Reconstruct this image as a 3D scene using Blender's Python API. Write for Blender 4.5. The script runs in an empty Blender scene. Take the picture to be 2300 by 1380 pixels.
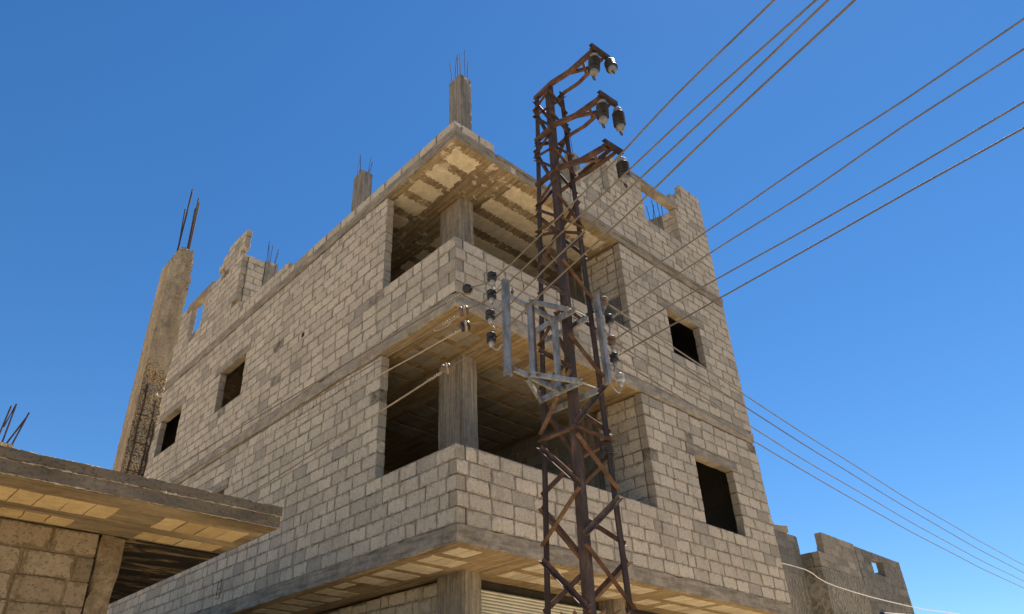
import bpy, math, random
import numpy as np
from mathutils import Vector, Matrix

random.seed(7)
rng = random.Random(11)
scene = bpy.context.scene
C = scene.collection

# ------------------------------------------------------------------ camera
CAM_POS = Vector((-5.6873, -6.6044, 1.632))
YAW, PITCH, ROLL = 0.8544, 0.5372, -0.0082
FPX, PX, PY, W, H = 1641.65, 1031.63, 753.29, 2300.0, 1380.0
fwd = Vector((math.cos(YAW) * math.cos(PITCH), math.sin(YAW) * math.cos(PITCH), math.sin(PITCH)))
r0 = Vector((math.sin(YAW), -math.cos(YAW), 0))
u0 = r0.cross(fwd)
rgt = math.cos(ROLL) * r0 + math.sin(ROLL) * u0
upv = -math.sin(ROLL) * r0 + math.cos(ROLL) * u0
cam = bpy.data.cameras.new('camera')
cam.sensor_width = 36.0
cam.lens = 36.0 * FPX / W
cam.shift_x = (W / 2 - PX) / W
cam.shift_y = (PY - H / 2) / W
cam.clip_start = 0.05
cam.clip_end = 5000
cam_o = bpy.data.objects.new('camera', cam)
C.objects.link(cam_o)
m = Matrix((rgt, upv, -fwd)).transposed().to_4x4()
m.translation = CAM_POS
cam_o.matrix_world = m
scene.camera = cam_o

# ------------------------------------------------------------------ sky, sun, exposure
SUN_DIR = Vector((0.44, 0.05, 0.896)).normalized()
sun_el = math.asin(SUN_DIR.z)
sun_az = math.atan2(SUN_DIR.x, SUN_DIR.y)          # clockwise from +Y
world = bpy.data.worlds.new('World')
scene.world = world
world.use_nodes = True
nt = world.node_tree
nt.nodes.clear()
sky = nt.nodes.new('ShaderNodeTexSky')
sky.sky_type = 'NISHITA'
sky.sun_disc = False
sky.sun_elevation = sun_el
sky.sun_rotation = sun_az
sky.altitude = 700
sky.air_density = 1.0
sky.dust_density = 0.05
sky.ozone_density = 4.0
bg = nt.nodes.new('ShaderNodeBackground')
bg.inputs['Strength'].default_value = 0.058
wo = nt.nodes.new('ShaderNodeOutputWorld')
hs = nt.nodes.new('ShaderNodeHueSaturation')
hs.inputs['Saturation'].default_value = 1.24
nt.links.new(sky.outputs[0], hs.inputs['Color'])
nt.links.new(hs.outputs[0], bg.inputs[0])
nt.links.new(bg.outputs[0], wo.inputs[0])
sun = bpy.data.lights.new('sun', 'SUN')
sun.energy = 5.0
sun.angle = math.radians(0.5)
sun.color = (1.0, 0.915, 0.79)
sun_o = bpy.data.objects.new('sun', sun)
C.objects.link(sun_o)
sun_o.rotation_euler = (-SUN_DIR).to_track_quat('-Z', 'Y').to_euler()
vs = scene.view_settings
vs.view_transform = 'Standard'
vs.look = 'None'
vs.gamma = 1.0
vs.use_curve_mapping = False
vs.exposure = 1.4
scene.render.resolution_x, scene.render.resolution_y = 1024, 614


# ------------------------------------------------------------------ materials
class NT:
    def __init__(self, name, rough=0.9, metallic=0.0, spec=0.3):
        self.m = bpy.data.materials.new(name)
        self.m.use_nodes = True
        self.t = self.m.node_tree
        self.b = self.t.nodes['Principled BSDF']
        self.b.inputs['Roughness'].default_value = rough
        self.b.inputs['Metallic'].default_value = metallic
        self.b.inputs['Specular IOR Level'].default_value = spec
        self.pos = self.t.nodes.new('ShaderNodeNewGeometry')

    def n(self, kind, **kw):
        x = self.t.nodes.new(kind)
        for k, v in kw.items():
            setattr(x, k, v)
        return x

    def l(self, a, b):
        self.t.links.new(a, b)

    def coords(self, scale):
        mp = self.n('ShaderNodeMapping')
        mp.inputs['Scale'].default_value = scale
        self.l(self.pos.outputs['Position'], mp.inputs['Vector'])
        return mp.outputs[0]

    def noise(self, scale=5.0, detail=4.0, rough=0.6, stretch=None, dist=0.0):
        x = self.n('ShaderNodeTexNoise')
        x.inputs['Scale'].default_value = scale
        x.inputs['Detail'].default_value = detail
        x.inputs['Roughness'].default_value = rough
        x.inputs['Distortion'].default_value = dist
        self.l(self.coords(stretch) if stretch else self.pos.outputs['Position'], x.inputs['Vector'])
        return x.outputs['Fac']

    def ramp(self, fac, stops, interp='LINEAR'):
        r = self.n('ShaderNodeValToRGB')
        r.color_ramp.interpolation = interp
        el = r.color_ramp.elements
        while len(el) < len(stops):
            el.new(0.5)
        for e, (p, c) in zip(el, stops):
            e.position = p
            e.color = (c, c, c, 1) if isinstance(c, (int, float)) else (*c, 1)
        self.l(fac, r.inputs[0])
        return r.outputs[0]

    def mix(self, a, b, fac, mode='MIX'):
        x = self.n('ShaderNodeMix', data_type='RGBA', blend_type=mode)
        for sock, v in ((x.inputs['Factor'], fac), (x.inputs['A'], a), (x.inputs['B'], b)):
            if isinstance(v, (int, float)):
                sock.default_value = v if sock.name == 'Factor' else (v, v, v, 1)
            elif isinstance(v, tuple):
                sock.default_value = (*v, 1)
            else:
                self.l(v, sock)
        return x.outputs['Result']

    def math(self, op, a, b=0.0):
        x = self.n('ShaderNodeMath', operation=op)
        for s, v in ((x.inputs[0], a), (x.inputs[1], b)):
            if isinstance(v, (int, float)):
                s.default_value = v
            else:
                self.l(v, s)
        return x.outputs[0]

    def rnd(self):
        o = self.n('ShaderNodeObjectInfo')
        s = self.math('ADD', o.outputs['Random'], self.math('MULTIPLY', self.pos.outputs['Random Per Island'], 0.997))
        return self.math('FRACT', s)

    def bump(self, h, strength=0.5, dist=0.01):
        b = self.n('ShaderNodeBump')
        b.inputs['Strength'].default_value = strength
        b.inputs['Distance'].default_value = dist
        self.l(h, b.inputs['Height'])
        self.l(b.outputs[0], self.b.inputs['Normal'])

    def col(self, c):
        if isinstance(c, tuple):
            self.b.inputs['Base Color'].default_value = (*c, 1)
        else:
            self.l(c, self.b.inputs['Base Color'])
        return self.m


M = {}


def block_mat(name, dark, mid, light, stain=0.5, smear=(0.31, 0.255, 0.18)):
    n = NT(name, 0.95)
    base = n.ramp(n.rnd(), [(0.0, dark), (0.05, dark), (0.13, tuple(0.35 * a + 0.65 * b for a, b in zip(dark, mid))),
                            (0.5, mid), (1.0, light)])
    base = n.mix(base, n.ramp(n.noise(0.9, 6, 0.75), [(0.32, 0.76), (0.5, 1.0), (0.7, 1.16)]), 0.8, 'MULTIPLY')
    base = n.mix(base, n.ramp(n.noise(18, 4, 0.65), [(0.3, 0.82), (0.7, 1.14)]), 0.8, 'MULTIPLY')
    pores = n.ramp(n.noise(48, 3, 0.55), [(0.31, 0.28), (0.42, 1.0), (0.6, 1.0), (0.75, 1.3)])
    base = n.mix(base, pores, 0.8, 'MULTIPLY')
    drip = n.ramp(n.noise(1.0, 5, 0.75, (6, 6, 0.55)), [(0.53, 1.0), (0.68, 0.6)])
    base = n.mix(base, drip, stain, 'MULTIPLY')
    # mortar dragged over the block's edges
    uv = n.n('ShaderNodeUVMap')
    sp = n.n('ShaderNodeSeparateXYZ')
    n.l(uv.outputs[0], sp.inputs[0])
    eu = n.math('MULTIPLY', n.math('SUBTRACT', 0.5, n.math('ABSOLUTE', n.math('SUBTRACT', sp.outputs[0], 0.5))), 0.4)
    ev = n.math('MULTIPLY', n.math('SUBTRACT', 0.5, n.math('ABSOLUTE', n.math('SUBTRACT', sp.outputs[1], 0.5))), 0.2)
    e = n.math('MINIMUM', eu, ev)
    e = n.math('SUBTRACT', e, n.math('MULTIPLY', n.ramp(n.noise(9, 4, 0.7, (1, 1, 0.55)), [(0.47, 0.0), (0.78, 1.0)]), 0.075))
    sm = n.ramp(n.math('MULTIPLY', e, 10.0), [(0.015, 1.0), (0.085, 0.0)])
    tone = n.mix(smear, n.ramp(n.noise(30, 4, 0.7), [(0.3, 0.6), (0.7, 1.25)]), 0.9, 'MULTIPLY')
    base = n.mix(base, tone, n.math('MULTIPLY', sm, 0.8))
    n.bump(n.mix(n.noise(48, 3, 0.6), n.noise(14, 3, 0.6), 0.4), 0.8, 0.014)
    return n.col(base)


M['block'] = block_mat('concrete_block', (0.38, 0.322, 0.238), (0.53, 0.44, 0.315), (0.59, 0.49, 0.352))
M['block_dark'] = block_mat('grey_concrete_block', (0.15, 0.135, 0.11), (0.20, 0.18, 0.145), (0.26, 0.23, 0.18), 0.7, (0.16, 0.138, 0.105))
M['block_mid'] = block_mat('mid_grey_concrete_block', (0.22, 0.19, 0.145), (0.30, 0.255, 0.19), (0.36, 0.31, 0.23), 0.6)
M['block_old'] = block_mat('old_stone_block', (0.18, 0.135, 0.083), (0.235, 0.178, 0.114), (0.29, 0.228, 0.15), 0.9, (0.15, 0.107, 0.062))

n = NT('mortar', 0.97)
c = n.ramp(n.noise(5, 5, 0.7), [(0.34, (0.07, 0.055, 0.038)), (0.45, (0.20, 0.163, 0.115)), (0.56, (0.31, 0.255, 0.18)), (0.72, (0.44, 0.37, 0.265))])
c = n.mix(c, n.ramp(n.noise(45, 3, 0.6), [(0.3, 0.6), (0.6, 1.1)]), 0.8, 'MULTIPLY')
n.bump(n.noise(40, 4, 0.7), 0.8, 0.015)
M['mortar'] = n.col(c)


def concrete_mat(name, a, b, stretch, board=None, rough=0.92, bump=0.5, speck=0.5):
    n = NT(name, rough)
    c = n.ramp(n.noise(1.3, 6, 0.68, stretch), [(0.3, a), (0.7, b)])
    c = n.mix(c, n.ramp(n.noise(9, 5, 0.7), [(0.28, 0.68), (0.7, 1.18)]), 0.8, 'MULTIPLY')
    c = n.mix(c, n.ramp(n.noise(60, 2, 0.5), [(0.26, 0.4), (0.38, 1.0)]), speck, 'MULTIPLY')
    if board:
        bd = n.ramp(n.noise(1.0, 2, 0.5, board), [(0.35, 0.66), (0.5, 1.0), (0.65, 1.15)])
        c = n.mix(c, bd, 0.85, 'MULTIPLY')
        n.bump(n.mix(n.noise(35, 4, 0.6), n.noise(1.0, 2, 0.5, board), 0.55), bump, 0.02)
    else:
        n.bump(n.noise(28, 5, 0.7), bump, 0.02)
    return n.col(c)


M['slab'] = concrete_mat('slab_concrete', (0.20, 0.16, 0.108), (0.40, 0.33, 0.235), (1.6, 1.6, 3), (2.0, 2.0, 16), 0.94, 0.9, 0.8)
M['slab_rough'] = concrete_mat('rough_slab_concrete', (0.22, 0.175, 0.118), (0.50, 0.415, 0.30), (2, 2, 4), None, 0.95, 1.0, 0.8)
M['column'] = concrete_mat('column_concrete', (0.15, 0.125, 0.092), (0.36, 0.305, 0.23), (9, 9, 0.9), (34, 34, 0.6), 0.92, 0.8, 0.7)
M['lintel'] = concrete_mat('lintel_concrete', (0.22, 0.18, 0.125), (0.40, 0.33, 0.24), (2, 2, 5), (1, 1, 14))
M['soffit'] = concrete_mat('soffit_concrete', (0.19, 0.125, 0.06), (0.40, 0.295, 0.16), (2.2, 0.55, 1), (17, 0.8, 1), 0.92, 0.7)
M['soffit_roof'] = concrete_mat('roof_soffit_concrete', (0.16, 0.12, 0.07), (0.34, 0.265, 0.17), (2.5, 0.6, 1), (20, 0.7, 1), 0.92, 0.7)
n = NT('plaster_splashed_soffit', 0.93)
c = n.ramp(n.noise(1.3, 6, 0.68, (2.5, 0.6, 1)), [(0.3, (0.20, 0.145, 0.08)), (0.7, (0.42, 0.32, 0.195))])
bd = n.ramp(n.noise(1.0, 2, 0.5, (20, 0.7, 1)), [(0.35, 0.6), (0.5, 1.0), (0.65, 1.15)])
c = n.mix(c, bd, 0.85, 'MULTIPLY')
c = n.mix(c, n.ramp(n.noise(9, 5, 0.7), [(0.28, 0.68), (0.7, 1.18)]), 0.8, 'MULTIPLY')
sp = n.ramp(n.noise(4.2, 6, 0.75, (1, 1, 1), 0.5), [(0.565, 0.0), (0.60, 1.0)])
c = n.mix(c, (0.62, 0.55, 0.43), n.math('MULTIPLY', sp, 0.8))
n.bump(n.mix(n.noise(35, 4, 0.6), n.noise(1.0, 2, 0.5, (20, 0.7, 1)), 0.5), 0.7, 0.02)
M['soffit_roof'] = n.col(c)
M['soffit_low'] = concrete_mat('low_soffit_concrete', (0.12, 0.088, 0.05), (0.32, 0.245, 0.145), (0.6, 2.8, 1), (0.7, 17, 1), 0.92, 0.6)
M['cream'] = concrete_mat('cream_plaster', (0.66, 0.56, 0.40), (0.74, 0.64, 0.47), (2, 2, 2), None, 0.9, 0.25, 0.3)
M['rim_pale'] = concrete_mat('pale_sunlit_rim', (0.26, 0.215, 0.155), (0.46, 0.39, 0.29), (2, 2, 2))
M['recess_shade'] = concrete_mat('dark_recess_shade', (0.03, 0.026, 0.02), (0.06, 0.05, 0.04), (2, 2, 2))  # near-black colour standing in for shade inside recesses
M['plank'] = concrete_mat('weathered_plank', (0.20, 0.12, 0.06), (0.34, 0.22, 0.12), (3, 0.4, 3), (30, 0.6, 30))


def tile_mat(name, a, b, dark):
    n = NT(name, 0.93)
    c = n.ramp(n.rnd(), [(0, dark), (0.12, a), (1, b)])
    c = n.mix(c, n.ramp(n.noise(7, 5, 0.7), [(0.3, 0.72), (0.7, 1.15)]), 0.8, 'MULTIPLY')
    c = n.mix(c, n.ramp(n.noise(70, 2, 0.5), [(0.26, 0.55), (0.4, 1.0)]), 0.6, 'MULTIPLY')
    n.bump(n.noise(45, 4, 0.65), 0.5, 0.01)
    return n.col(c)


M['tile'] = tile_mat('soffit_block', (0.25, 0.21, 0.15), (0.34, 0.285, 0.205), (0.20, 0.165, 0.12))  # tone lowered so the open middle storey looks less lit
M['tile_a'] = tile_mat('pale_soffit_block', (0.54, 0.45, 0.31), (0.66, 0.56, 0.39), (0.42, 0.34, 0.22))
M['tile_yellow'] = tile_mat('yellow_soffit_block', (0.45, 0.325, 0.155), (0.53, 0.395, 0.205), (0.38, 0.27, 0.125))

# exposed-aggregate column of the low building
n = NT('spalled_concrete', 0.95)
c = n.ramp(n.noise(1.5, 5, 0.7, (6, 6, 0.7)), [(0.3, (0.33, 0.235, 0.13)), (0.7, (0.56, 0.43, 0.26))])
vor = n.n('ShaderNodeTexVoronoi')
vor.inputs['Scale'].default_value = 55
n.l(n.pos.outputs['Position'], vor.inputs['Vector'])
agg = n.ramp(vor.outputs['Distance'], [(0.12, (0.66, 0.53, 0.34)), (0.42, (0.50, 0.36, 0.20)), (0.72, (0.20, 0.13, 0.065))])
sep = n.n('ShaderNodeSeparateXYZ')
n.l(n.pos.outputs['Position'], sep.inputs[0])
hgt = n.math('ADD', sep.outputs[2], n.math('MULTIPLY', n.noise(3.5, 5, 0.7), 1.3))
chip = n.ramp(n.math('MULTIPLY', hgt, 0.1), [(0.585, 1.0), (0.62, 0.0)])
spot = n.ramp(n.noise(5.2, 3, 0.6), [(0.64, 0.0), (0.67, 1.0)])
chip = n.math('MAXIMUM', chip, spot)
sepn = n.n('ShaderNodeSeparateXYZ')
n.l(n.pos.outputs['Normal'], sepn.inputs[0])
chip = n.math('MULTIPLY', chip, n.math('GREATER_THAN', n.math('MULTIPLY', sepn.outputs[1], -1.0), 0.35))
c = n.mix(c, n.ramp(n.noise(7, 6, 0.78, (1, 1, 0.5)), [(0.32, 0.38), (0.48, 0.8), (0.7, 1.2)]), 0.9, 'MULTIPLY')
c = n.mix(c, agg, chip)
n.bump(n.mix(n.noise(30, 4, 0.6), vor.outputs['Distance'], chip), 0.9, 0.03)
M['spalled'] = n.col(c)

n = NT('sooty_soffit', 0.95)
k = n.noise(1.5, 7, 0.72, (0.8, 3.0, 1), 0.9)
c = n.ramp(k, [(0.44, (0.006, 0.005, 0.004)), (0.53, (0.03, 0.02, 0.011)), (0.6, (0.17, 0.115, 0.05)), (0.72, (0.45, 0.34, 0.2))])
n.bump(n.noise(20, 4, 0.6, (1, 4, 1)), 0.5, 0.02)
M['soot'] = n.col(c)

n = NT('brown_render', 0.95)
c = n.ramp(n.noise(2.6, 6, 0.72), [(0.3, (0.11, 0.075, 0.04)), (0.5, (0.20, 0.145, 0.083)), (0.7, (0.36, 0.28, 0.18))])
c = n.mix(c, n.ramp(n.noise(40, 3, 0.6), [(0.28, 0.5), (0.5, 1.05)]), 0.8, 'MULTIPLY')
n.bump(n.noise(22, 5, 0.7), 0.9, 0.03)
M['render'] = n.col(c)

n = NT('weathered_fascia', 0.95)
c = n.ramp(n.noise(3, 6, 0.7, (1, 1, 3)), [(0.3, (0.10, 0.078, 0.052)), (0.6, (0.165, 0.132, 0.09)), (0.8, (0.27, 0.225, 0.165))])
c = n.mix(c, n.ramp(n.noise(38, 3, 0.6), [(0.28, 0.45), (0.48, 1.1)]), 0.8, 'MULTIPLY')
n.bump(n.noise(25, 5, 0.7), 0.8, 0.02)
M['fascia'] = n.col(c)

n = NT('swirled_render', 0.95)
w = n.n('ShaderNodeTexWave', wave_type='BANDS')
w.inputs['Scale'].default_value = 2.2
w.inputs['Distortion'].default_value = 14
w.inputs['Detail'].default_value = 3
w.inputs['Detail Scale'].default_value = 1.4
n.l(n.pos.outputs['Position'], w.inputs['Vector'])
c = n.ramp(w.outputs['Fac'], [(0.1, (0.20, 0.172, 0.125)), (0.6, (0.25, 0.215, 0.155)), (0.95, (0.31, 0.27, 0.205))])
c = n.mix(c, n.ramp(n.noise(1.6, 4, 0.6), [(0.3, 0.75), (0.7, 1.15)]), 0.9, 'MULTIPLY')
n.bump(w.outputs['Fac'], 0.7, 0.03)
M['swirl'] = n.col(c)


def steel_mat(name, stops, rough, metallic, sc=9.0, stretch=None, bump=0.25):
    n = NT(name, rough, metallic, 0.22)
    c = n.ramp(n.noise(sc, 6, 0.72, stretch), stops)
    c = n.mix(c, n.ramp(n.rnd(), [(0, 0.72), (1, 1.2)]), 0.8, 'MULTIPLY')
    if bump:
        n.bump(n.noise(60, 3, 0.6), bump, 0.004)
    return n.col(c)


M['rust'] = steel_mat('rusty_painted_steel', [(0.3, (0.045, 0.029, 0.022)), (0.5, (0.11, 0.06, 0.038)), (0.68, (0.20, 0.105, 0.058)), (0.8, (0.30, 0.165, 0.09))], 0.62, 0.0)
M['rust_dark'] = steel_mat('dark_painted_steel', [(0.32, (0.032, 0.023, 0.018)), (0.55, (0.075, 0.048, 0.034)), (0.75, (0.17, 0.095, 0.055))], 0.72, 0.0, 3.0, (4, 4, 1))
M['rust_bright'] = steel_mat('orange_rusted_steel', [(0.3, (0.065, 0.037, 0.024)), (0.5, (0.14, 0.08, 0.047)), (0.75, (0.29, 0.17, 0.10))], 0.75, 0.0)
M['galv'] = steel_mat('galvanised_steel', [(0.3, (0.12, 0.115, 0.105)), (0.48, (0.24, 0.24, 0.235)), (0.62, (0.36, 0.355, 0.335)), (0.7, (0.26, 0.175, 0.11))], 0.6, 0.2, 9.0, (2, 2, 0.7))
M['rebar'] = steel_mat('rebar_steel', [(0.3, (0.03, 0.02, 0.017)), (0.7, (0.10, 0.055, 0.035))], 0.8, 0.0)
M['hook'] = steel_mat('zinc_hook', [(0.3, (0.22, 0.205, 0.18)), (0.7, (0.40, 0.375, 0.33))], 0.65, 0.15)
M['wire'] = steel_mat('dusty_cable', [(0.3, (0.13, 0.11, 0.082)), (0.7, (0.24, 0.205, 0.155))], 0.75, 0.0, 3.0, None, 0)
M['wire_grey'] = steel_mat('grey_cable', [(0.3, (0.11, 0.098, 0.085)), (0.7, (0.20, 0.18, 0.15))], 0.7, 0.0, 3.0, None, 0)
M['wire_tan'] = steel_mat('tan_rope_cable', [(0.3, (0.28, 0.235, 0.17)), (0.7, (0.44, 0.375, 0.28))], 0.8, 0.0, 3.0, None, 0)
n = NT('black_porcelain', 0.4, 0.0, 0.3)
M['black'] = n.col(n.ramp(n.noise(20, 3), [(0.3, (0.012, 0.011, 0.011)), (0.75, (0.05, 0.042, 0.036))]))
n = NT('white_porcelain', 0.5, 0.0, 0.3)
M['white'] = n.col(n.ramp(n.noise(14, 3), [(0.3, (0.30, 0.285, 0.25)), (0.7, (0.48, 0.46, 0.41))]))
n = NT('insulator_cap', 0.55, 0.2)
M['cap'] = n.col(n.ramp(n.noise(18, 3), [(0.3, (0.17, 0.16, 0.14)), (0.7, (0.34, 0.32, 0.28))]))
n = NT('brown_ceramic', 0.55, 0.0, 0.3)
M['ceramic'] = n.col(n.ramp(n.noise(25, 3), [(0.3, (0.13, 0.07, 0.045)), (0.7, (0.24, 0.15, 0.10))]))
n = NT('painted_shutter', 0.5, 0.1)
M['shutter'] = n.col(n.ramp(n.noise(4, 4, 0.6), [(0.3, (0.50, 0.47, 0.38)), (0.7, (0.62, 0.59, 0.49))]))
n = NT('pale_cable', 0.5)
M['pale'] = n.col((0.62, 0.60, 0.55))
n = NT('dark_plastic', 0.5)
M['plastic'] = n.col((0.05, 0.05, 0.05))
n = NT('sandy_ground', 0.97)
c = n.ramp(n.noise(0.35, 7, 0.65), [(0.3, (0.27, 0.21, 0.135)), (0.7, (0.37, 0.29, 0.195))])
c = n.mix(c, n.ramp(n.noise(25, 4, 0.7), [(0.3, 0.75), (0.7, 1.1)]), 0.7, 'MULTIPLY')
n.bump(n.noise(18, 5, 0.7), 0.6, 0.03)
M['ground'] = n.col(c)
n = NT('dusty_pavement', 0.97)
c = n.ramp(n.noise(0.6, 7, 0.65), [(0.3, (0.53, 0.42, 0.27)), (0.7, (0.65, 0.53, 0.355))])
c = n.mix(c, n.ramp(n.noise(25, 4, 0.7), [(0.3, 0.78), (0.7, 1.1)]), 0.7, 'MULTIPLY')
n.bump(n.noise(30, 5, 0.7), 0.5, 0.02)
M['pavement'] = n.col(c)
n = NT('asphalt', 0.9)
c = n.ramp(n.noise(0.8, 7, 0.65), [(0.3, (0.045, 0.043, 0.04)), (0.7, (0.085, 0.08, 0.072))])
n.bump(n.noise(60, 4, 0.7), 0.5, 0.01)
M['asphalt'] = n.col(c)


# ------------------------------------------------------------------ mesh helpers
class MB:
    def __init__(self):
        self.v, self.f = [], []

    def add(self, verts, faces):
        o = len(self.v)
        self.v += [tuple(p) for p in verts]
        self.f += [tuple(i + o for i in q) for q in faces]

    def box(self, lo, hi):
        x0, y0, z0 = lo
        x1, y1, z1 = hi
        self.add([(x0, y0, z0), (x1, y0, z0), (x1, y1, z0), (x0, y1, z0), (x0, y0, z1), (x1, y0, z1), (x1, y1, z1), (x0, y1, z1)],
                 [(0, 3, 2, 1), (4, 5, 6, 7), (0, 1, 5, 4), (1, 2, 6, 5), (2, 3, 7, 6), (3, 0, 4, 7)])

    def rough_box(self, lo, hi, seg=0.2, jit=0.008, seed=1, top_jit=0.0):
        """box with divided faces; only its edges are knocked about"""
        r = random.Random(seed)
        n = [max(1, int(round((hi[i] - lo[i]) / seg))) for i in range(3)]
        n = [min(k, 90) for k in n]
        idx = {}

        def vid(i, j, k):
            key = (i, j, k)
            if key not in idx:
                p = [lo[a] + (hi[a] - lo[a]) * q / n[a] for a, q in enumerate(key)]
                on = [q in (0, n[a]) for a, q in enumerate(key)]
                if sum(on) >= 2:
                    for a in range(3):
                        if on[a]:
                            s = 1 if key[a] == 0 else -1
                            p[a] += s * abs(r.gauss(0, jit))
                if top_jit and k == n[2]:
                    p[2] += r.uniform(-top_jit, top_jit * 0.4)
                idx[key] = len(self.v)
                self.v.append(tuple(p))
            return idx[key]
        for k in (0, n[2]):
            for i in range(n[0]):
                for j in range(n[1]):
                    q = [vid(i, j, k), vid(i + 1, j, k), vid(i + 1, j + 1, k), vid(i, j + 1, k)]
                    self.f.append(tuple(q if k else q[::-1]))
        for j in (0, n[1]):
            for i in range(n[0]):
                for k in range(n[2]):
                    q = [vid(i, j, k), vid(i + 1, j, k), vid(i + 1, j, k + 1), vid(i, j, k + 1)]
                    self.f.append(tuple(q if j == 0 else q[::-1]))
        for i in (0, n[0]):
            for j in range(n[1]):
                for k in range(n[2]):
                    q = [vid(i, j, k), vid(i, j + 1, k), vid(i, j + 1, k + 1), vid(i, j, k + 1)]
                    self.f.append(tuple(q[::-1] if i == 0 else q))

    def tube(self, pts, r, sides=7, caps=True):
        pts = [Vector(p) for p in pts]
        rs = r if isinstance(r, (list, tuple)) else [r] * len(pts)
        o = len(self.v)
        prev = None
        for i, p in enumerate(pts):
            t = (pts[min(i + 1, len(pts) - 1)] - pts[max(i - 1, 0)]).normalized()
            if prev is None:
                a = t.cross(Vector((0, 0, 1)))
                if a.length < 0.05:
                    a = t.cross(Vector((1, 0, 0)))
            else:
                a = prev - t * prev.dot(t)
            a.normalize()
            prev = a
            b = t.cross(a)
            for k in range(sides):
                th = 2 * math.pi * k / sides
                self.v.append(tuple(p + rs[i] * (math.cos(th) * a + math.sin(th) * b)))
        for i in range(len(pts) - 1):
            for k in range(sides):
                k2 = (k + 1) % sides
                self.f.append((o + i * sides + k, o + i * sides + k2, o + (i + 1) * sides + k2, o + (i + 1) * sides + k))
        if caps:
            self.f.append(tuple(o + k for k in range(sides))[::-1])
            self.f.append(tuple(o + (len(pts) - 1) * sides + k for k in range(sides)))

    def prism(self, p0, p1, prof, a, b):
        """sweep the 2-D outline prof (in the axes a, b) from p0 to p1"""
        p0, p1, a, b = Vector(p0), Vector(p1), Vector(a), Vector(b)
        o, k = len(self.v), len(prof)
        for p in (p0, p1):
            for (s, t) in prof:
                self.v.append(tuple(p + a * s + b * t))
        for i in range(k):
            j = (i + 1) % k
            self.f.append((o + i, o + j, o + k + j, o + k + i))
        self.f.append(tuple(o + i for i in range(k))[::-1])
        self.f.append(tuple(o + k + i for i in range(k)))

    def angle(self, p0, p1, size, thick, a, b):
        """L-section bar: flanges run along a and b from the heel line p0-p1"""
        p0, p1 = Vector(p0), Vector(p1)
        t = (p1 - p0).normalized()
        a = Vector(a)
        a = (a - t * a.dot(t)).normalized()
        b = Vector(b)
        b = b - t * b.dot(t)
        b = (b - a * b.dot(a)).normalized()
        s = size
        self.prism(p0, p1, [(0, 0), (s, 0), (s, thick), (thick, thick), (thick, s), (0, s)], a, b)

    def channel(self, p0, p1, w, d, t, a, b):
        """C-section bar: web along a (width w), flanges along b (depth d)"""
        h = w / 2
        self.prism(p0, p1, [(-h, 0), (h, 0), (h, d), (h - t, d), (h - t, t), (-h + t, t), (-h + t, d), (-h, d)], a, b)

    def lathe(self, base, axis, prof, sides=16):
        base, ax = Vector(base), Vector(axis).normalized()
        a = ax.cross(Vector((0.3, 1, 0.1))).normalized()
        b = ax.cross(a)
        o = len(self.v)
        for (r, h) in prof:
            for k in range(sides):
                th = 2 * math.pi * k / sides
                self.v.append(tuple(base + ax * h + r * (math.cos(th) * a + math.sin(th) * b)))
        for i in range(len(prof) - 1):
            for k in range(sides):
                k2 = (k + 1) % sides
                self.f.append((o + i * sides + k, o + i * sides + k2, o + (i + 1) * sides + k2, o + (i + 1) * sides + k))
        self.f.append(tuple(o + k for k in range(sides))[::-1])
        self.f.append(tuple(o + (len(prof) - 1) * sides + k for k in range(sides)))

    def build(self, name, mat, parent=None, smooth=False):
        me = bpy.data.meshes.new(name)
        me.from_pydata(self.v, [], self.f)
        me.update()
        if smooth:
            me.polygons.foreach_set('use_smooth', [True] * len(me.polygons))
        me.materials.append(M[mat])
        o = bpy.data.objects.new(name, me)
        C.objects.link(o)
        o.parent = parent
        return o


def tag(o, label=None, cat=None, group=None, kind=None):
    for k, v in (('label', label), ('category', cat), ('group', group), ('kind', kind)):
        if v:
            o[k] = v
    return o


def empty(name, loc, label, cat, group=None):
    o = bpy.data.objects.new(name, None)
    o.empty_display_size = 0.2
    C.objects.link(o)
    o['loc'] = 0
    del o['loc']
    o.matrix_world = Matrix.Translation(loc)
    return tag(o, label, cat, group)


def under(child, parent):
    """parent without moving the child (parents here are only translated)"""
    child.parent = parent
    child.matrix_parent_inverse = Matrix.Translation(parent.matrix_world.translation).inverted()
    return child


def part(mb, name, mat, parent, smooth=False):
    return under(mb.build(name, mat, None, smooth), parent)


# ------------------------------------------------------------------ ground
g = MB()
N = 24
xs = [-900 + 1800 * i / N for i in range(N + 1)]
g.v = [(x, y, 0.0) for y in xs for x in xs]
g.f = [(j * (N + 1) + i, j * (N + 1) + i + 1, (j + 1) * (N + 1) + i + 1, (j + 1) * (N + 1) + i) for j in range(N) for i in range(N)]
tag(g.build('ground', 'ground'), kind='structure')
g = MB()
g.box((-400, -17.0, -0.2), (400, -6.0, 0.005))
tag(g.build('road', 'asphalt'), kind='structure')  # unseen dark strip, put in to send less bounce into the rooms
g = MB()
g.box((-9.0, -5.82, -0.2), (60, 14.0, 0.004))
tag(g.build('pavement', 'pavement'), kind='structure')  # unseen pale strip, laid out to bounce warm light up the facades
g = MB()
g.box((-400, -5.99, -0.2), (400, -5.83, 0.13))
tag(g.build('kerb', 'slab'), kind='structure')

# ------------------------------------------------------------------ blocks and block walls
BV = []                                                   # unit block outlines, lightly chipped


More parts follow.
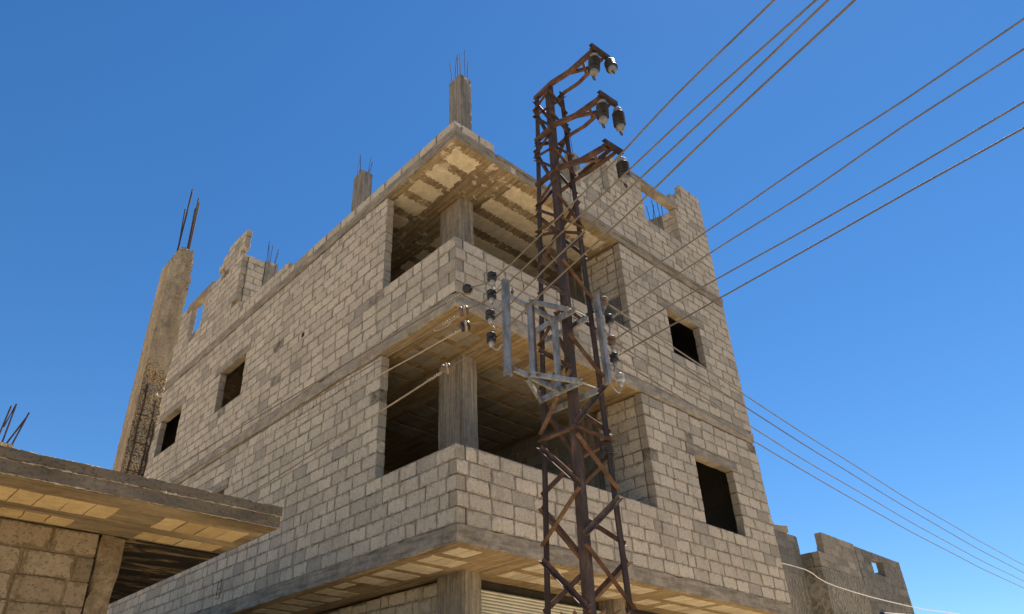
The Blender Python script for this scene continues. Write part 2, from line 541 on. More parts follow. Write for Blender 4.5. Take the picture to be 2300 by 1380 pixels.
def make_block_variant(seed):
    r = random.Random(seed)
    ring = [(-1, -1), (0, -1), (1, -1), (1, 0), (1, 1), (0, 1), (-1, 1), (-1, 0)]
    v, f = [], []
    jo = [(r.uniform(-0.018, 0.006), r.uniform(-0.035, 0.016)) for _ in ring]
    chip = r.randrange(16)
    levels = [(-0.5, 0.022), (-0.465, 0.0), (0.465, 0.0), (0.5, 0.022)]
    for (y, ins) in levels:
        for k, (a, b) in enumerate(ring):
            dx, dz = jo[k]
            ex = ins * (1.0 + r.random() * 0.9)
            if k == chip and k % 2 == 0 and y < 0:
                ex += 0.05
            v.append((a * (0.5 + dx * abs(a) - ex * abs(a) * 0.55), y + r.uniform(-0.006, 0.006), b * (0.5 + dz * abs(b) - ex * abs(b) * 1.0)))
    for lv in range(3):
        for k in range(8):
            k2 = (k + 1) % 8
            f.append((lv * 8 + k, lv * 8 + k2, lv * 8 + 8 + k2, lv * 8 + 8 + k))
    f.append(tuple(range(8))[::-1])
    f.append(tuple(range(24, 32)))
    f = [q[::-1] for q in f]
    f = [q[::-1] for q in f]
    return v, f


for s in range(12):
    BV.append(make_block_variant(100 + s))
_mesh_cache = {}


def add_uv(me, unit):
    """u, v = position on the block's own face, 0 to 1"""
    vi = np.empty(len(me.loops), dtype=np.int32)
    me.loops.foreach_get('vertex_index', vi)
    un = np.array(unit)
    uv = (un[vi % len(un)] if len(un) < len(me.vertices) else un[vi])[:, (0, 2)] + 0.5
    me.uv_layers.new(name='UVMap').data.foreach_set('uv', uv.astype(np.float32).ravel())



def block_mesh(i, mat):
    key = (i, mat)
    if key not in _mesh_cache:
        me = bpy.data.meshes.new('concrete_block')
        me.from_pydata(BV[i][0], [], BV[i][1])
        me.update()
        add_uv(me, BV[i][0])
        me.materials.append(M[mat])
        _mesh_cache[key] = me
    return _mesh_cache[key]


def bm_matrix(b):
    return Matrix.Translation(b['c']) @ Matrix.Rotation(b['rz'], 4, 'Z') @ Matrix.Rotation(b['tilt'], 4, 'Y') @ Matrix.Diagonal((*b['d'], 1.0))


def put_block(b):
    o = bpy.data.objects.new('concrete_block', block_mesh(b['var'], b['mat']))
    C.objects.link(o)
    o.parent = b['wall']
    pw = b['wall'].matrix_parent_inverse.inverted() if False else Matrix.Identity(4)
    o.matrix_basis = bm_matrix(b)
    # walls carry vertices in world space; cancel the thing's own translation
    o.matrix_parent_inverse = b['wall_inv']
    return o


def blocks_mesh(bl, name, mat):
    V, F, U, off = [], [], [], 0
    for b in bl:
        v, f = BV[b['var']]
        A = np.array(bm_matrix(b))
        p = np.array(v) @ A[:3, :3].T + A[:3, 3]
        V.append(p)
        U += v
        F += [tuple(i + off for i in q) for q in f]
        off += len(v)
    me = bpy.data.meshes.new(name)
    me.from_pydata(np.concatenate(V).tolist(), [], F)
    me.update()
    add_uv(me, U)
    mats = sorted({b['mat'] for b in bl})
    for k in mats:
        me.materials.append(M[k])
    me.polygons.foreach_set('material_index', [mats.index(b['mat']) for b in bl for _ in BV[b['var']][1]])
    o = bpy.data.objects.new(name, me)
    C.objects.link(o)
    return o


def sub_ranges(rs, a, b):
    out = []
    for (u0, u1) in rs:
        if b <= u0 or a >= u1:
            out.append((u0, u1))
            continue
        if a > u0:
            out.append((u0, a))
        if b < u1:
            out.append((b, u1))
    return out


def block_wall(name, parent, store, plane, face, u0, u1, z0, pitch, ncourse, t=0.15, inward=1, openings=(), ranges=None,
               corner=None, upright=None, mat='block', mat_low=None, length=0.41, seed=1, gap_top=0.0, proud=0.006, joint=0.014, core='mortar', end_alt=None):
    """One wall, course by course.  plane 'x': the face lies at x = face and u runs along y; plane 'y': at y = face, u along x.
    The mortar bed is the wall part's own mesh, recessed behind the blocks."""
    r = random.Random(seed)
    mb = MB()
    mine = []
    for c in range(ncourse):
        zb, zt = z0 + c * pitch, z0 + (c + 1) * pitch
        last = c == ncourse - 1
        rs = list(ranges(c, zb, zt)) if ranges else [(u0, u1)]
        for (a, b, za, zc) in openings:
            if za < zt - 0.03 and zc > zb + 0.03:
                rs = sub_ranges(rs, a, b)
        for (a, b) in rs:
            if b - a < 0.04:
                continue
            aa, bb = a, b
            if corner is not None and abs(a - u0) < 1e-6 and (c % 2) == corner:
                aa = a + t + 0.004
            lo_u, hi_u = aa + 0.02, bb - 0.02
            ztop = zt - (0.03 if (last and gap_top) else (0.006 if last else 0))
            if face is not None:
                d0, d1 = face + inward * proud, face + inward * (t - proud)
                d0, d1 = min(d0, d1), max(d0, d1)
                if plane == 'x':
                    mb.box((d0, lo_u, zb), (d1, hi_u, ztop))
                else:
                    mb.box((lo_u, d0, zb), (hi_u, d1, ztop))
            up = upright and last and upright
            u = aa
            first = True
            while u < bb - 0.02:
                isup = up and up[0] <= u <= up[1]
                if isup:
                    L = r.choice((0.10, 0.11, 0.12, 0.16, 0.21))
                else:
                    L = length * r.uniform(0.94, 1.05)
                    if first and (c % 2):
                        L = length * r.uniform(0.42, 0.58)
                    if r.random() < 0.06:
                        L = length * 0.5
                first = False
                e = min(u + L, bb)
                if bb - e < 0.09:
                    e = bb
                ln = e - u - joint * r.uniform(0.6, 1.3)
                hh = pitch - joint * r.uniform(0.55, 1.1)
                zc_ = zb + pitch / 2 + r.uniform(-0.003, 0.003) + 0.006 * math.sin(u * 1.7 + c * 0.9 + seed)
                if last and gap_top:
                    cut = gap_top * r.uniform(0.2, 1.4)
                    hh -= cut
                    zc_ -= cut / 2
                if ln > 0.03 and r.random() > 0.004:
                    uc = (u + e) / 2
                    dep = face + inward * (t / 2 + r.uniform(-0.004, 0.004))
                    cc = Vector((dep, uc, zc_)) if plane == 'x' else Vector((uc, dep, zc_))
                    mine.append(dict(c=cc, rz=(math.pi / 2 if plane == 'x' else 0.0) + (0 if inward > 0 else math.pi) + r.uniform(-0.006, 0.006),
                                     tilt=r.uniform(-0.013, 0.013), d=(ln, t, hh), var=r.randrange(len(BV)), mat=(mat_low[1] if mat_low and c < mat_low[0] else mat), plane=plane, inward=inward))
                u = e
    w = part(mb, name, core, parent)
    inv = Matrix.Identity(4)
    for b in mine:
        b['wall'] = w
        b['wall_inv'] = inv
    store += mine
    return w


def view_px(p):
    q = Vector(p) - CAM_POS
    z = q.dot(fwd)
    if z <= 0.1:
        return None
    return PX + FPX * q.dot(rgt) / z, PY - FPX * q.dot(upv) / z, q.length


def place_blocks(store, thing, limit, hidden=lambda u, v: False, mat='block'):
    """the blocks that show largest become objects, the rest one part of the thing"""
    sc = []
    for b in store:
        n = Vector((-1, 0, 0)) if b['plane'] == 'x' else Vector((0, -1, 0))
        n = n * b['inward']
        d = (CAM_POS - b['c'])
        p = view_px(b['c'])
        a = 0.0
        if p and -20 < p[0] < W + 20 and -20 < p[1] < H + 20 and d.dot(n) > 0 and not b.get('inside') and not hidden(p[0], p[1]):
            a = b['d'][0] * b['d'][2] * d.normalized().dot(n) / d.length_squared
        sc.append((a, id(b), b))
    sc.sort(key=lambda q: -q[0])
    big = [b for a, _, b in sc[:limit] if a > 0]
    rest = [b for a, _, b in sc if not (a > 0)] + [b for a, _, b in sc[limit:] if a > 0]
    for b in big:
        put_block(b)
    if rest:
        o = under(blocks_mesh(rest, 'concrete_block', mat), thing)
        o['kind'] = 'stuff'
        o['label'] = 'smaller and farther concrete blocks of the same walls'


# ------------------------------------------------------------------ the main building
S1B, S1T, S2B, S2T, S3B, S3T = 3.965, 4.20, 7.31, 7.563, 10.63, 10.86
XE, YE = 8.05, 13.2
PA = (S2B - S1T) / 15
PB = (S3B - S2T) / 15
PR = 0.2
bld = empty('unfinished_building', (4, 6, 0), 'three storey unfinished building of bare concrete blocks with open corner balconies', 'building')
store = []
a5, b5 = S1T + 5 * PA, S2T + 5 * PB
# left facade (x = 0)
block_wall('wall', bld, store, 'x', 0.0, 0.0, YE, S1T, PA, 15, seed=1, corner=1, gap_top=0.03, upright=(2.1, 5.9),
           openings=[(-1, 1.79, a5, S2B), (7.1, 8.35, a5, S1T + 11 * PA), (6.95, 8.65, S1T + 11 * PA, S1T + 12 * PA), (10.58, 11.93, a5, S1T + 11 * PA)])
block_wall('wall', bld, store, 'x', 0.0, 0.0, YE, S2T, PB, 15, seed=2, corner=1, gap_top=0.03, upright=(2.1, 6.6),
           openings=[(-1, 1.87, b5, S3B), (7.1, 8.37, b5, S2T + 10 * PB), (6.92, 8.67, S2T + 10 * PB, S2T + 11 * PB),
                     (10.58, 11.93, b5, S2T + 10 * PB), (10.4, 12.15, S2T + 10 * PB, S2T + 11 * PB)])
block_wall('parapet', bld, store, 'x', 0.0, 0.0, 5.5, S3T, 0.195, 1, seed=3, length=0.5)
block_wall('parapet', bld, store, 'x', 0.0, 5.52, 7.75, S3T, 0.195, 2, seed=4,
           ranges=lambda c, a, b: [(5.52, 7.9)] if c == 0 else [(5.6, 7.75)])


def roof_left(c, zb, zt):
    lo = 7.9 if zt < 11.3 else 8.05 if zt < 11.5 else (8.3 + (0.0, 0.17, 0.06, 0.21)[c % 4] * (1 if c in (2, 3, 8, 11, 12) else 0.25))
    hi = YE if zt < 13.25 else (9.85, 9.65, 9.4)[min(c - 12, 2)]
    return [(lo, hi)]


block_wall('wall', bld, store, 'x', 0.0, 7.9, YE, S3T, PR, 15, seed=5, ranges=roof_left,
           openings=[(10.5, 11.37, S3T + 5 * PR, S3T + 10.6 * PR), (10.15, 11.75, S3T + 10 * PR, S3T + 11.4 * PR)])
# right facade (y = 0)
block_wall('wall', bld, store, 'y', 0.0, 0.0, XE, S1T, PA, 15, seed=6, corner=0, gap_top=0.03,
           openings=[(-1, 4.26, a5, S2B), (5.66, 6.91, a5, S1T + 11 * PA), (5.42, 7.1, S1T + 11 * PA, S1T + 12 * PA)])
block_wall('wall', bld, store, 'y', 0.0, 0.0, XE, S2T, PB, 15, seed=7, corner=0, gap_top=0.05,
           openings=[(-1, 4.26, b5, S3B), (5.61, 6.74, b5, S2T + 10 * PB), (5.32, 6.95, S2T + 10 * PB, S2T + 11 * PB)])
block_wall('parapet', bld, store, 'y', 0.0, 0.155, 0.92, S3T, 0.2, 1, seed=8)


def roof_right(c, zb, zt):
    if c < 5:
        return [((2.5, 2.72, 3.0, 3.26, 3.52)[c], XE - 0.02)]
    if c < 10:
        return [(4.24 + (0.0 if c % 2 else 0.002), 5.45), (6.75, XE - 0.02)]
    if c == 10:
        return [(4.24, 5.14), (6.88, XE - 0.02)]
    return [((6.64, 6.95, 7.19, 7.19)[c - 11], XE - 0.02)]


block_wall('wall', bld, store, 'y', 0.0, 2.5, XE - 0.02, S3T, PR, 15, seed=9, ranges=roof_right)
# walls that run back from the right facade (their faces look along -x) and from the left facade
block_wall('return_wall', bld, store, 'x', 4.26, 0.155, 1.0, S1T, PA, 15, seed=10, gap_top=0.03)
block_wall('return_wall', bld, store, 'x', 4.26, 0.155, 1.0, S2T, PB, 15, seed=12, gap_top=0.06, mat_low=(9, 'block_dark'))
block_wall('return_wall', bld, store, 'x', 4.242, 0.155, 0.98, S3T, PR, 11, seed=13)
block_wall('return_wall', bld, store, 'x', 6.97, 0.155, 0.5, S3T, PR, 11, seed=14)
block_wall('return_wall', bld, store, 'y', 8.3, 0.155, 0.62, S3T, PR, 11, seed=15)
inner = []  # partitions: dark block colour stands in for the unlit rooms
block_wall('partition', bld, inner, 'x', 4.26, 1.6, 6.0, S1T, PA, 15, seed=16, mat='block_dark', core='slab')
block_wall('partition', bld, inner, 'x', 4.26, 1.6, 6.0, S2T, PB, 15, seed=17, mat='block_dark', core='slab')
for b in inner:
    b['inside'] = True
store += inner
# plain inner and rear walls that close the rooms, colour darkened to look unlit
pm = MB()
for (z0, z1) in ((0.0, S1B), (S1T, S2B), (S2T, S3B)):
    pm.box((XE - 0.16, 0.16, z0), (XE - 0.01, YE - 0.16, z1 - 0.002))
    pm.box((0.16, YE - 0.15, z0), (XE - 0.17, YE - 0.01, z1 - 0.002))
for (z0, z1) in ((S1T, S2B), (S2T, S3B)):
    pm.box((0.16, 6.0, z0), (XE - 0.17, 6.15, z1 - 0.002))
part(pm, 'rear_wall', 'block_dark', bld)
# ground floor: block wall set back on the left, shutters on the right
low = []
block_wall('wall', bld, low, 'x', 1.06, 1.6, YE - 0.2, 0.02, 0.207, 19, seed=18, gap_top=0.05)
store += low
GX = [1.0, 4.15, 7.4]
sh = MB()
for (xa, xb) in ((1.32, 4.13), (4.47, 7.38)):
    k = 0
    z = 0.03
    while z < 3.79:
        d = 0.044
        sh.add([(xa, 1.22, z), (xb, 1.22, z), (xb, 1.195, z + d * 0.45), (xa, 1.195, z + d * 0.45), (xb, 1.222, z + d * 0.95), (xa, 1.222, z + d * 0.95)],
               [(0, 1, 2, 3), (3, 2, 4, 5)])
        z += d
    part(sh, 'roller_shutter', 'shutter', bld)
    sh = MB()
    bx = MB()
    bx.box((xa, 1.3, 3.45), (xb, 1.6, 3.95))
    part(bx, 'shutter_housing', 'recess_shade', bld)  # near-black colour paints the housing's shade above the shutter
# slabs with their soffits of hollow blocks between ribs
def slab(zb, zt, mat, smat, seed, jit):
    s = MB()
    s.rough_box((-0.012, -0.012, zb + 0.004), (XE, YE, zt), 0.16, jit, seed)
    o = part(s, 'slab', mat, bld)
    f = MB()
    f.box((0.03, 0.03, zb), (XE - 0.03, YE - 0.03, zb + 0.02))
    so = under(f.build('soffit', smat), bld)
    return o, so


sA, fA = slab(S1B, S1T, 'slab', 'soffit', 21, 0.008)
sB, fB = slab(S2B, S2T, 'slab_rough', 'soffit', 22, 0.014)
sR, fR = slab(S3B, S3T, 'slab', 'soffit_roof', 23, 0.007)
# shallow fillet strip along the roof slab, left by the form boards
fl = MB()
fl.rough_box((0.95, -0.03, S3T - 0.085), (XE, -0.0125, S3T - 0.01), 0.2, 0.004, 30)
part(fl, 'edge_strip', 'slab', bld)


def soffit_tile(parent, x0, x1, y0, y1, z, mat, seed, th=0.012, jit=0.006, name='soffit_block', nseg=1):
    r = random.Random(seed)
    pts = []
    def edge(p, q, k):
        for i in range(k):
            f = i / k
            ax_ = abs(q[0] - p[0]) > abs(q[1] - p[1])
            sl = min(jit, 0.3 * max(abs(q[0] - p[0]), abs(q[1] - p[1])) / k)
            jx, jy = (sl, jit) if ax_ else (jit, sl)
            pts.append((p[0] + (q[0] - p[0]) * f + r.uniform(-jx, jx), p[1] + (q[1] - p[1]) * f + r.uniform(-jy, jy)))
    kx = max(2, int(nseg * (x1 - x0) / 0.1)) if nseg > 1 else 2
    ky = 2 if nseg == 1 else max(2, int((y1 - y0) / 0.08))
    if nseg > 1:
        kx *= 2
    edge((x0, y0), (x1, y0), kx); edge((x1, y0), (x1, y1), ky); edge((x1, y1), (x0, y1), kx); edge((x0, y1), (x0, y0), ky)
    n = len(pts)
    mb = MB()
    mb.add([(x, y, z + 0.004) for x, y in pts] + [(x, y, z - th) for x, y in pts],
           [tuple(range(n, 2 * n))[::-1], tuple(range(n))] + [(i, (i + 1) % n, n + (i + 1) % n, n + i) for i in range(n)])
    return part(mb, name, mat, parent)


sd = 500
for k in range(11):                                    # lowest soffit, seen from the street
    y0 = 0.17 + 0.5 * k
    for i in range(3):
        sd += 1
        if rng.random() < 0.9:
            soffit_tile(fA, 0.17 + 0.2 * i, 0.355 + 0.2 * i, y0, y0 + 0.33, S1B, 'tile_a', sd, 0.008)
for k in range(2):
    y0 = 0.15 + 0.5 * k
    for i in range(30):
        sd += 1
        x0 = 1.55 + 0.2 * i
        if rng.random() < 0.92 and x0 < 7.7 and not (4.0 < x0 < 4.5):
            soffit_tile(fA, x0, x0 + 0.185, y0, y0 + (0.33 if k == 0 else 0.31), S1B, 'tile_a', sd, 0.008)
for k in range(9):                                     # middle soffit
    y0 = 0.42 + 0.47 * k
    for i in range(3):
        sd += 1
        if rng.random() < 0.9:
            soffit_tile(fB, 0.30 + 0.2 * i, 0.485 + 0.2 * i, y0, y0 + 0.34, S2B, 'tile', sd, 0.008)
for k in range(8):
    y0 = 0.52 + 0.47 * k
    for i in range(12):
        sd += 1
        x0 = 1.66 + 0.2 * i
        if rng.random() < 0.96:
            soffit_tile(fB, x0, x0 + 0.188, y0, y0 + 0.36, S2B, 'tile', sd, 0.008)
for k in range(7):                                     # upper soffit: long cream plaster patches
    y0 = 0.17 + 0.5 * k
    sd += 1
    soffit_tile(fR, 0.17, 0.73, y0, y0 + 0.33, S3B, 'cream', sd, 0.006, 0.026, 'plaster_patch', 3)
    sd += 1
    soffit_tile(fR, 1.48 if k else 1.55, 4.1, y0 + 0.03, y0 + 0.34, S3B, 'cream', sd, 0.006, 0.028, 'plaster_patch', 3)
pk = MB()
pk.box((0.955, 0.92, S3B - 0.05), (0.995, 1.62, S3B - 0.001))
part(pk, 'timber_strip', 'plank', bld)


def bars(col, pts, z0, hts, seed, r=0.011, lean=0.05):
    q = random.Random(seed)
    for (x, y), h in zip(pts, hts):
        mb = MB()
        dx, dy = q.uniform(-lean, lean), q.uniform(-lean, lean)
        mb.tube([(x, y, z0 - 0.1), (x + dx * 0.3, y + dy * 0.3, z0 + h * 0.4), (x + dx, y + dy, z0 + h)], r, 6)
        under(mb.build('rebar', 'rebar'), col)


def column(x0, x1, y0, y1, z0, z1, seed, top_jit=0.0, parent=None, mat='column', jit=0.006):
    mb = MB()
    mb.rough_box((x0, y0, z0), (x1, y1, z1), 0.12, jit, seed, top_jit)
    return part(mb, 'column', mat, parent or bld)


for (za, zb) in ((0.0, S1B + 0.01), (S1T, S2B + 0.01), (S2T, S3B + 0.01)):
    column(1.0, 1.3, 1.0, 1.6, za, zb, 40 + int(za))
    column(1.0, 1.3, 4.5, 5.1, za, zb, 50 + int(za)) if za > 1 else None
    column(4.15 if za < 1 else 4.42, 4.45 if za < 1 else 4.72, 1.0, 1.6, za, zb, 60 + int(za))
column(7.4, 7.7, 1.0, 1.6, 0, S1B + 0.01, 70)
rc = column(1.0, 1.3, 0.98, 1.34, S3T, 13.93, 71, 0.06)
bars(rc, [(1.05, 1.29), (1.05, 1.2), (1.07, 1.14), (1.06, 1.04), (1.18, 1.03), (1.26, 1.06)], 13.9, [0.62, 0.74, 0.78, 0.72, 0.82, 0.66], 1, 0.008, 0.05)
rc = column(1.0, 1.3, 4.5, 4.86, S3T, 13.8, 72, 0.06)
bars(rc, [(1.05, 4.8), (1.08, 4.7), (1.2, 4.56), (1.25, 4.6), (1.1, 4.78)], 13.75, [0.75, 0.55, 0.7, 0.5, 0.45], 2, 0.008, 0.13)
rc = column(4.42, 4.7, 1.0, 1.6, S3T, 13.95, 73, 0.06)
bars(rc, [(4.46, 1.1), (4.6, 1.1), (4.66, 1.4), (4.47, 1.5)], 13.9, [0.7, 0.8, 0.6, 0.7], 3, 0.008)
rc = column(0.62, 0.97, 8.28, 8.62, S3T, 13.15, 74, 0.05)
bars(rc, [(0.66, 8.34), (0.75, 8.34), (0.8, 8.5), (0.9, 8.36), (0.93, 8.5)], 13.1, [0.62, 0.55, 0.68, 0.5, 0.65], 4, 0.008, 0.1)
rc = column(6.97, 7.27, 0.5, 1.05, S3T, 13.14, 75, 0.05)
bars(rc, [(7.0, 0.98), (7.04, 0.85), (7.06, 0.7), (7.1, 0.6), (7.2, 0.58), (7.02, 0.75)], 13.1, [0.62, 0.6, 0.72, 0.7, 0.65, 0.5], 5, 0.008, 0.06)


def lintel(plane, u0, u1, z0, z1, seed, d=0.17):
    mb = MB()
    if plane == 'x':
        mb.rough_box((-0.010, u0, z0), (d, u1, z1), 0.15, 0.006, seed)
    else:
        mb.rough_box((u0, -0.010, z0), (u1, d, z1), 0.15, 0.006, seed)
    return part(mb, 'lintel', 'lintel', bld)


lintel('x', 6.96, 8.64, S1T + 11 * PA + 0.004, S1T + 12 * PA - 0.006, 80)
lintel('x', 6.93, 8.66, S2T + 10 * PB + 0.004, S2T + 11 * PB - 0.006, 81)
lintel('x', 10.41, 12.14, S2T + 10 * PB + 0.004, S2T + 11 * PB - 0.006, 82)
lintel('x', 10.16, 11.74, S3T + 10.4 * PR + 0.004, S3T + 11.5 * PR, 83)
lintel('y', 5.43, 7.09, S1T + 11 * PA + 0.004, S1T + 12 * PA - 0.006, 84)
lintel('y', 5.33, 6.94, S2T + 10 * PB + 0.004, S2T + 11 * PB - 0.006, 85)
lintel('y', 5.15, 6.87, S3T + 10.15 * PR, S3T + 11.0 * PR, 86)
# bent stirrup left sticking out of the lower parapet, and a dark box painting the shaded socket hole in the upper wall
st = MB()
st.tube([(-0.03, 6.47, 4.30), (-0.03, 6.47, 4.62), (-0.03, 6.61, 4.62), (-0.03, 6.61, 4.30), (-0.03, 6.47, 4.30)], 0.006, 5)
st.tube([(-0.03, 6.47, 4.47), (-0.03, 6.61, 4.47)], 0.005, 5)
part(st, 'stirrup', 'rebar', bld)
ho = MB()
ho.box((-0.006, 4.49, 8.85), (0.06, 4.58, 8.95))
part(ho, 'wall_pocket', 'recess_shade', bld)


def hidden_main(u, v):
    return u < 645 and v > 1015 + 0.19 * u


place_blocks(store, bld, 300, hidden_main)

# ------------------------------------------------------------------ low building on the left, across the alley
ZS = 3.575
lb = empty('low_block_building', (-4.5, 2.5, 0), 'low single storey building at left with golden stained soffit and sooty corner', 'building')
s = MB()
s.rough_box((-7.5, -0.40, ZS + 0.004), (-2.52, 20.0, ZS + 0.115), 0.12, 0.004, 90)
part(s, 'slab', 'fascia', lb)
s = MB()
s.rough_box((-7.5, -0.412, ZS + 0.116), (-2.515, 20.0, ZS + 0.205), 0.12, 0.004, 91)
part(s, 'parapet', 'fascia', lb)
s = MB()
s.box((-7.45, -0.36, ZS + 0.19), (-2.56, 19.95, ZS + 0.212))
part(s, 'roof_bounce_sheet', 'pavement', lb)  # unseen pale sheet, added to bounce warm light onto the left facade
s = MB()
s.box((-7.4, -0.37, ZS), (-2.55, 0.80, ZS + 0.02))
lso = part(s, 'soffit', 'soffit_low', lb)
s = MB()
s.box((-3.7, 0.81, ZS - 0.012), (-2.55, 19.9, ZS + 0.02))
part(s, 'soffit', 'soot', lb)
sd = 900
for k, (ya, yb) in enumerate(((-0.08, 0.28), (0.50, 0.74))):
    for x0 in [-5.86 + 0.2 * i for i in range(10)] + [-3.47 + 0.205 * i for i in range(4)]:
        sd += 1
        if k == 1 and -4.1 < x0 < -3.5:
            continue
        soffit_tile(lso, x0, x0 + 0.19, ya, yb, ZS, 'tile_yellow', sd, 0.007, 0.008)
lstore = []
block_wall('wall', lb, lstore, 'y', 0.80, -7.2, -3.735, ZS - 16 * 0.2235 - 0.0, 0.2235, 16, t=0.2, seed=92, mat='block_old', length=0.44, joint=0.013, core='render', proud=0.012)
s = MB()
s.rough_box((-3.735, 0.785, 0), (-3.5, 1.05, ZS - 0.002), 0.12, 0.014, 93)
part(s, 'pilaster', 'render', lb)
s = MB()
s.box((-3.7, 1.06, 0), (-3.5, 19.9, ZS - 0.02))
part(s, 'wall', 'render', lb)
s = MB()
s.box((-7.2, 19.7, 0), (-0.3, 19.9, ZS + 2.2))
part(s, 'wall', 'render', lb)
for (yb_, zb_, ra, rb_) in ((-0.402, ZS + 0.199, 0.001, 0.0065), (-0.403, ZS + 0.114, 0.001, 0.008), (-0.39, ZS + 0.007, 0.001, 0.007)):
    q = random.Random(int(zb_ * 100))
    pts, rs = [], []
    x = -7.5
    while x < -2.52:
        pts.append((x, yb_ + q.uniform(-0.004, 0.004), zb_ + q.uniform(-0.004, 0.004)))
        rs.append(q.uniform(ra, rb_) * (1.8 if q.random() < 0.08 else 1))
        x += 0.022
    b_ = MB()
    b_.tube(pts, rs, 6)
    part(b_, 'sunlit_rim_bead', 'rim_pale', lb)  # lumpy edge; pale bead added to give it a sunlit rim
q = random.Random(3)
b_ = MB()
pts = [(-2.512 + q.uniform(-0.004, 0.004), -0.40 + q.uniform(-0.006, 0.006), ZS + 0.01 + 0.19 * i / 10) for i in range(11)]
b_.tube(pts, [q.uniform(0.003, 0.008) for _ in pts], 6)
part(b_, 'sunlit_rim_bead', 'rim_pale', lb)  # the same added pale rim, up the corner edge
place_blocks(lstore, lb, 120, mat='block_old')
# tall spalled column standing on its roof
tc = MB()
cx0, cx1, cy0, cy1, cz0, cz1 = -3.725, -3.455, 0.72, 1.02, ZS + 0.2, 6.98
nx, ny, nz = 9, 8, 70
rr = random.Random(5)
idx = {}


def nse(x, z, s):
    return math.sin(x * 13.1 + z * 7.7 + s) * math.sin(z * 17.3 - x * 5.1 + s * 2) + 0.6 * math.sin(x * 41 + z * 33 + s) * math.sin(z * 29 - x * 37)


def cv(i, j, k):
    key = (i, j, k)
    if key in idx:
        return idx[key]
    z = cz0 + (cz1 - cz0) * k / nz
    x = cx0 + (cx1 - cx0) * i / nx
    y = cy0 + (cy1 - cy0) * j / ny
    top = max(0.0, (z - 6.75) / 0.23)
    x0n = (x - cx0) / (cx1 - cx0)
    low = 1.0 if z + 0.12 * nse(x, 0.3, 1) < 5.25 else 0.0
    if j == 0:
        y += 0.006 * rr.random()
        if low and 0 < i:
            y += 0.028 + 0.018 * nse(x, z, 3) * (1.0 if i < nx else 0.4)
    if i == nx:
        x += rr.uniform(-0.012, 0.004) - (0.03 * low * (0.5 + 0.5 * nse(0.2, z, 5)))
        x -= 0.02 * max(0, nse(0.9, z, 8))
    if i == 0:
        x += rr.uniform(0, 0.006)
    if top > 0:
        x += (0.5 - x0n) * 0.35 * (cx1 - cx0) * top * (1.6 if x0n < 0.5 else 0.6)
    if k == nz:
        z += rr.uniform(-0.05, 0.02)
    idx[key] = len(tc.v)
    tc.v.append((x, y, z))
    return idx[key]


for j in (0, ny):
    for i in range(nx):
        for k in range(nz):
            q = (cv(i, j, k), cv(i + 1, j, k), cv(i + 1, j, k + 1), cv(i, j, k + 1))
            tc.f.append(q if j == 0 else q[::-1])
for i in (0, nx):
    for j in range(ny):
        for k in range(nz):
            q = (cv(i, j, k), cv(i, j + 1, k), cv(i, j + 1, k + 1), cv(i, j, k + 1))
            tc.f.append(q[::-1] if i == 0 else q)
for i in range(nx):
    for j in range(ny):
        tc.f.append((cv(i, j, nz), cv(i + 1, j, nz), cv(i + 1, j + 1, nz), cv(i, j + 1, nz)))
tco = part(tc, 'column', 'spalled', lb)
bars(tco, [(-3.66, 0.80), (-3.64, 0.86), (-3.61, 0.95), (-3.53, 0.80), (-3.52, 0.88), (-3.50, 0.97)], 6.95, [0.92, 1.0, 0.75, 0.82, 0.95, 0.85], 6, 0.009, 0.03)
for (x, za, zb) in ((-3.655, 3.8, 5.15), (-3.535, 3.8, 5.0), (-3.50, 3.8, 4.75)):
    mb = MB()
    mb.tube([(x + 0.006 * math.sin(i * 2.1), 0.738, za + (zb - za) * i / 8) for i in range(9)], 0.009, 6)
    under(mb.build('rebar', 'rebar'), tco)
for z in (3.93, 4.2, 4.5, 4.8):
    mb = MB()
    mb.tube([(-3.68, 0.735, z + 0.01), (-3.6, 0.727, z + 0.0), (-3.5, 0.73, z - 0.015)], 0.005, 5)
    under(mb.build('stirrup', 'rebar'), tco)
sc_ = MB()
sc_.rough_box((-4.95, 1.52, ZS + 0.2), (-4.56, 1.9, 4.50), 0.1, 0.014, 94, 0.02)
sco = part(sc_, 'column', 'spalled', lb)
for pts in ([(-4.67, 1.56, 4.42), (-4.655, 1.56, 4.92), (-4.70, 1.56, 4.65)], [(-4.59, 1.56, 4.42), (-4.52, 1.56, 4.86)], [(-4.63, 1.6, 4.48), (-4.53, 1.58, 4.80)], [(-4.72, 1.6, 4.42), (-4.69, 1.6, 4.9)]):
    mb = MB()
    mb.tube(pts, 0.009, 6)
    under(mb.build('rebar', 'rebar'), sco)

# ------------------------------------------------------------------ farther building down the street at right
fb = empty('plastered_block_house', (16, 5, 0), 'farther grey house at lower right, blocks above swirled render', 'house')
fst = []
YB = 1.5
s = MB()
s.rough_box((13.22, YB, 0), (15.55, YB + 0.5, 5.93), 0.3, 0.006, 95)
part(s, 'rendered_wall', 'swirl', fb)
block_wall('wall', fb, fst, 'y', YB + 0.012, 13.25, 15.55, 5.935, 0.185, 5, t=0.18, seed=96, mat='block_mid', length=0.42,
           ranges=lambda c, a, b: [((13.25, 13.25, 13.62, 13.66, 13.68)[c], 15.55)])
block_wall('wall', fb, fst, 'y', YB + 0.010, 15.57, 18.5, 0.015, 0.2, 34, t=0.18, seed=97, mat='block_dark', length=0.42,
           openings=[(16.45, 17.2, 6.38, 6.62)], ranges=lambda c, a, b: [(15.57, 18.5)])
block_wall('side_wall', fb, fst, 'x', 13.235, YB + 0.2, YB + 0.5, 5.935, 0.185, 2, t=0.15, seed=99, mat='block_dark')
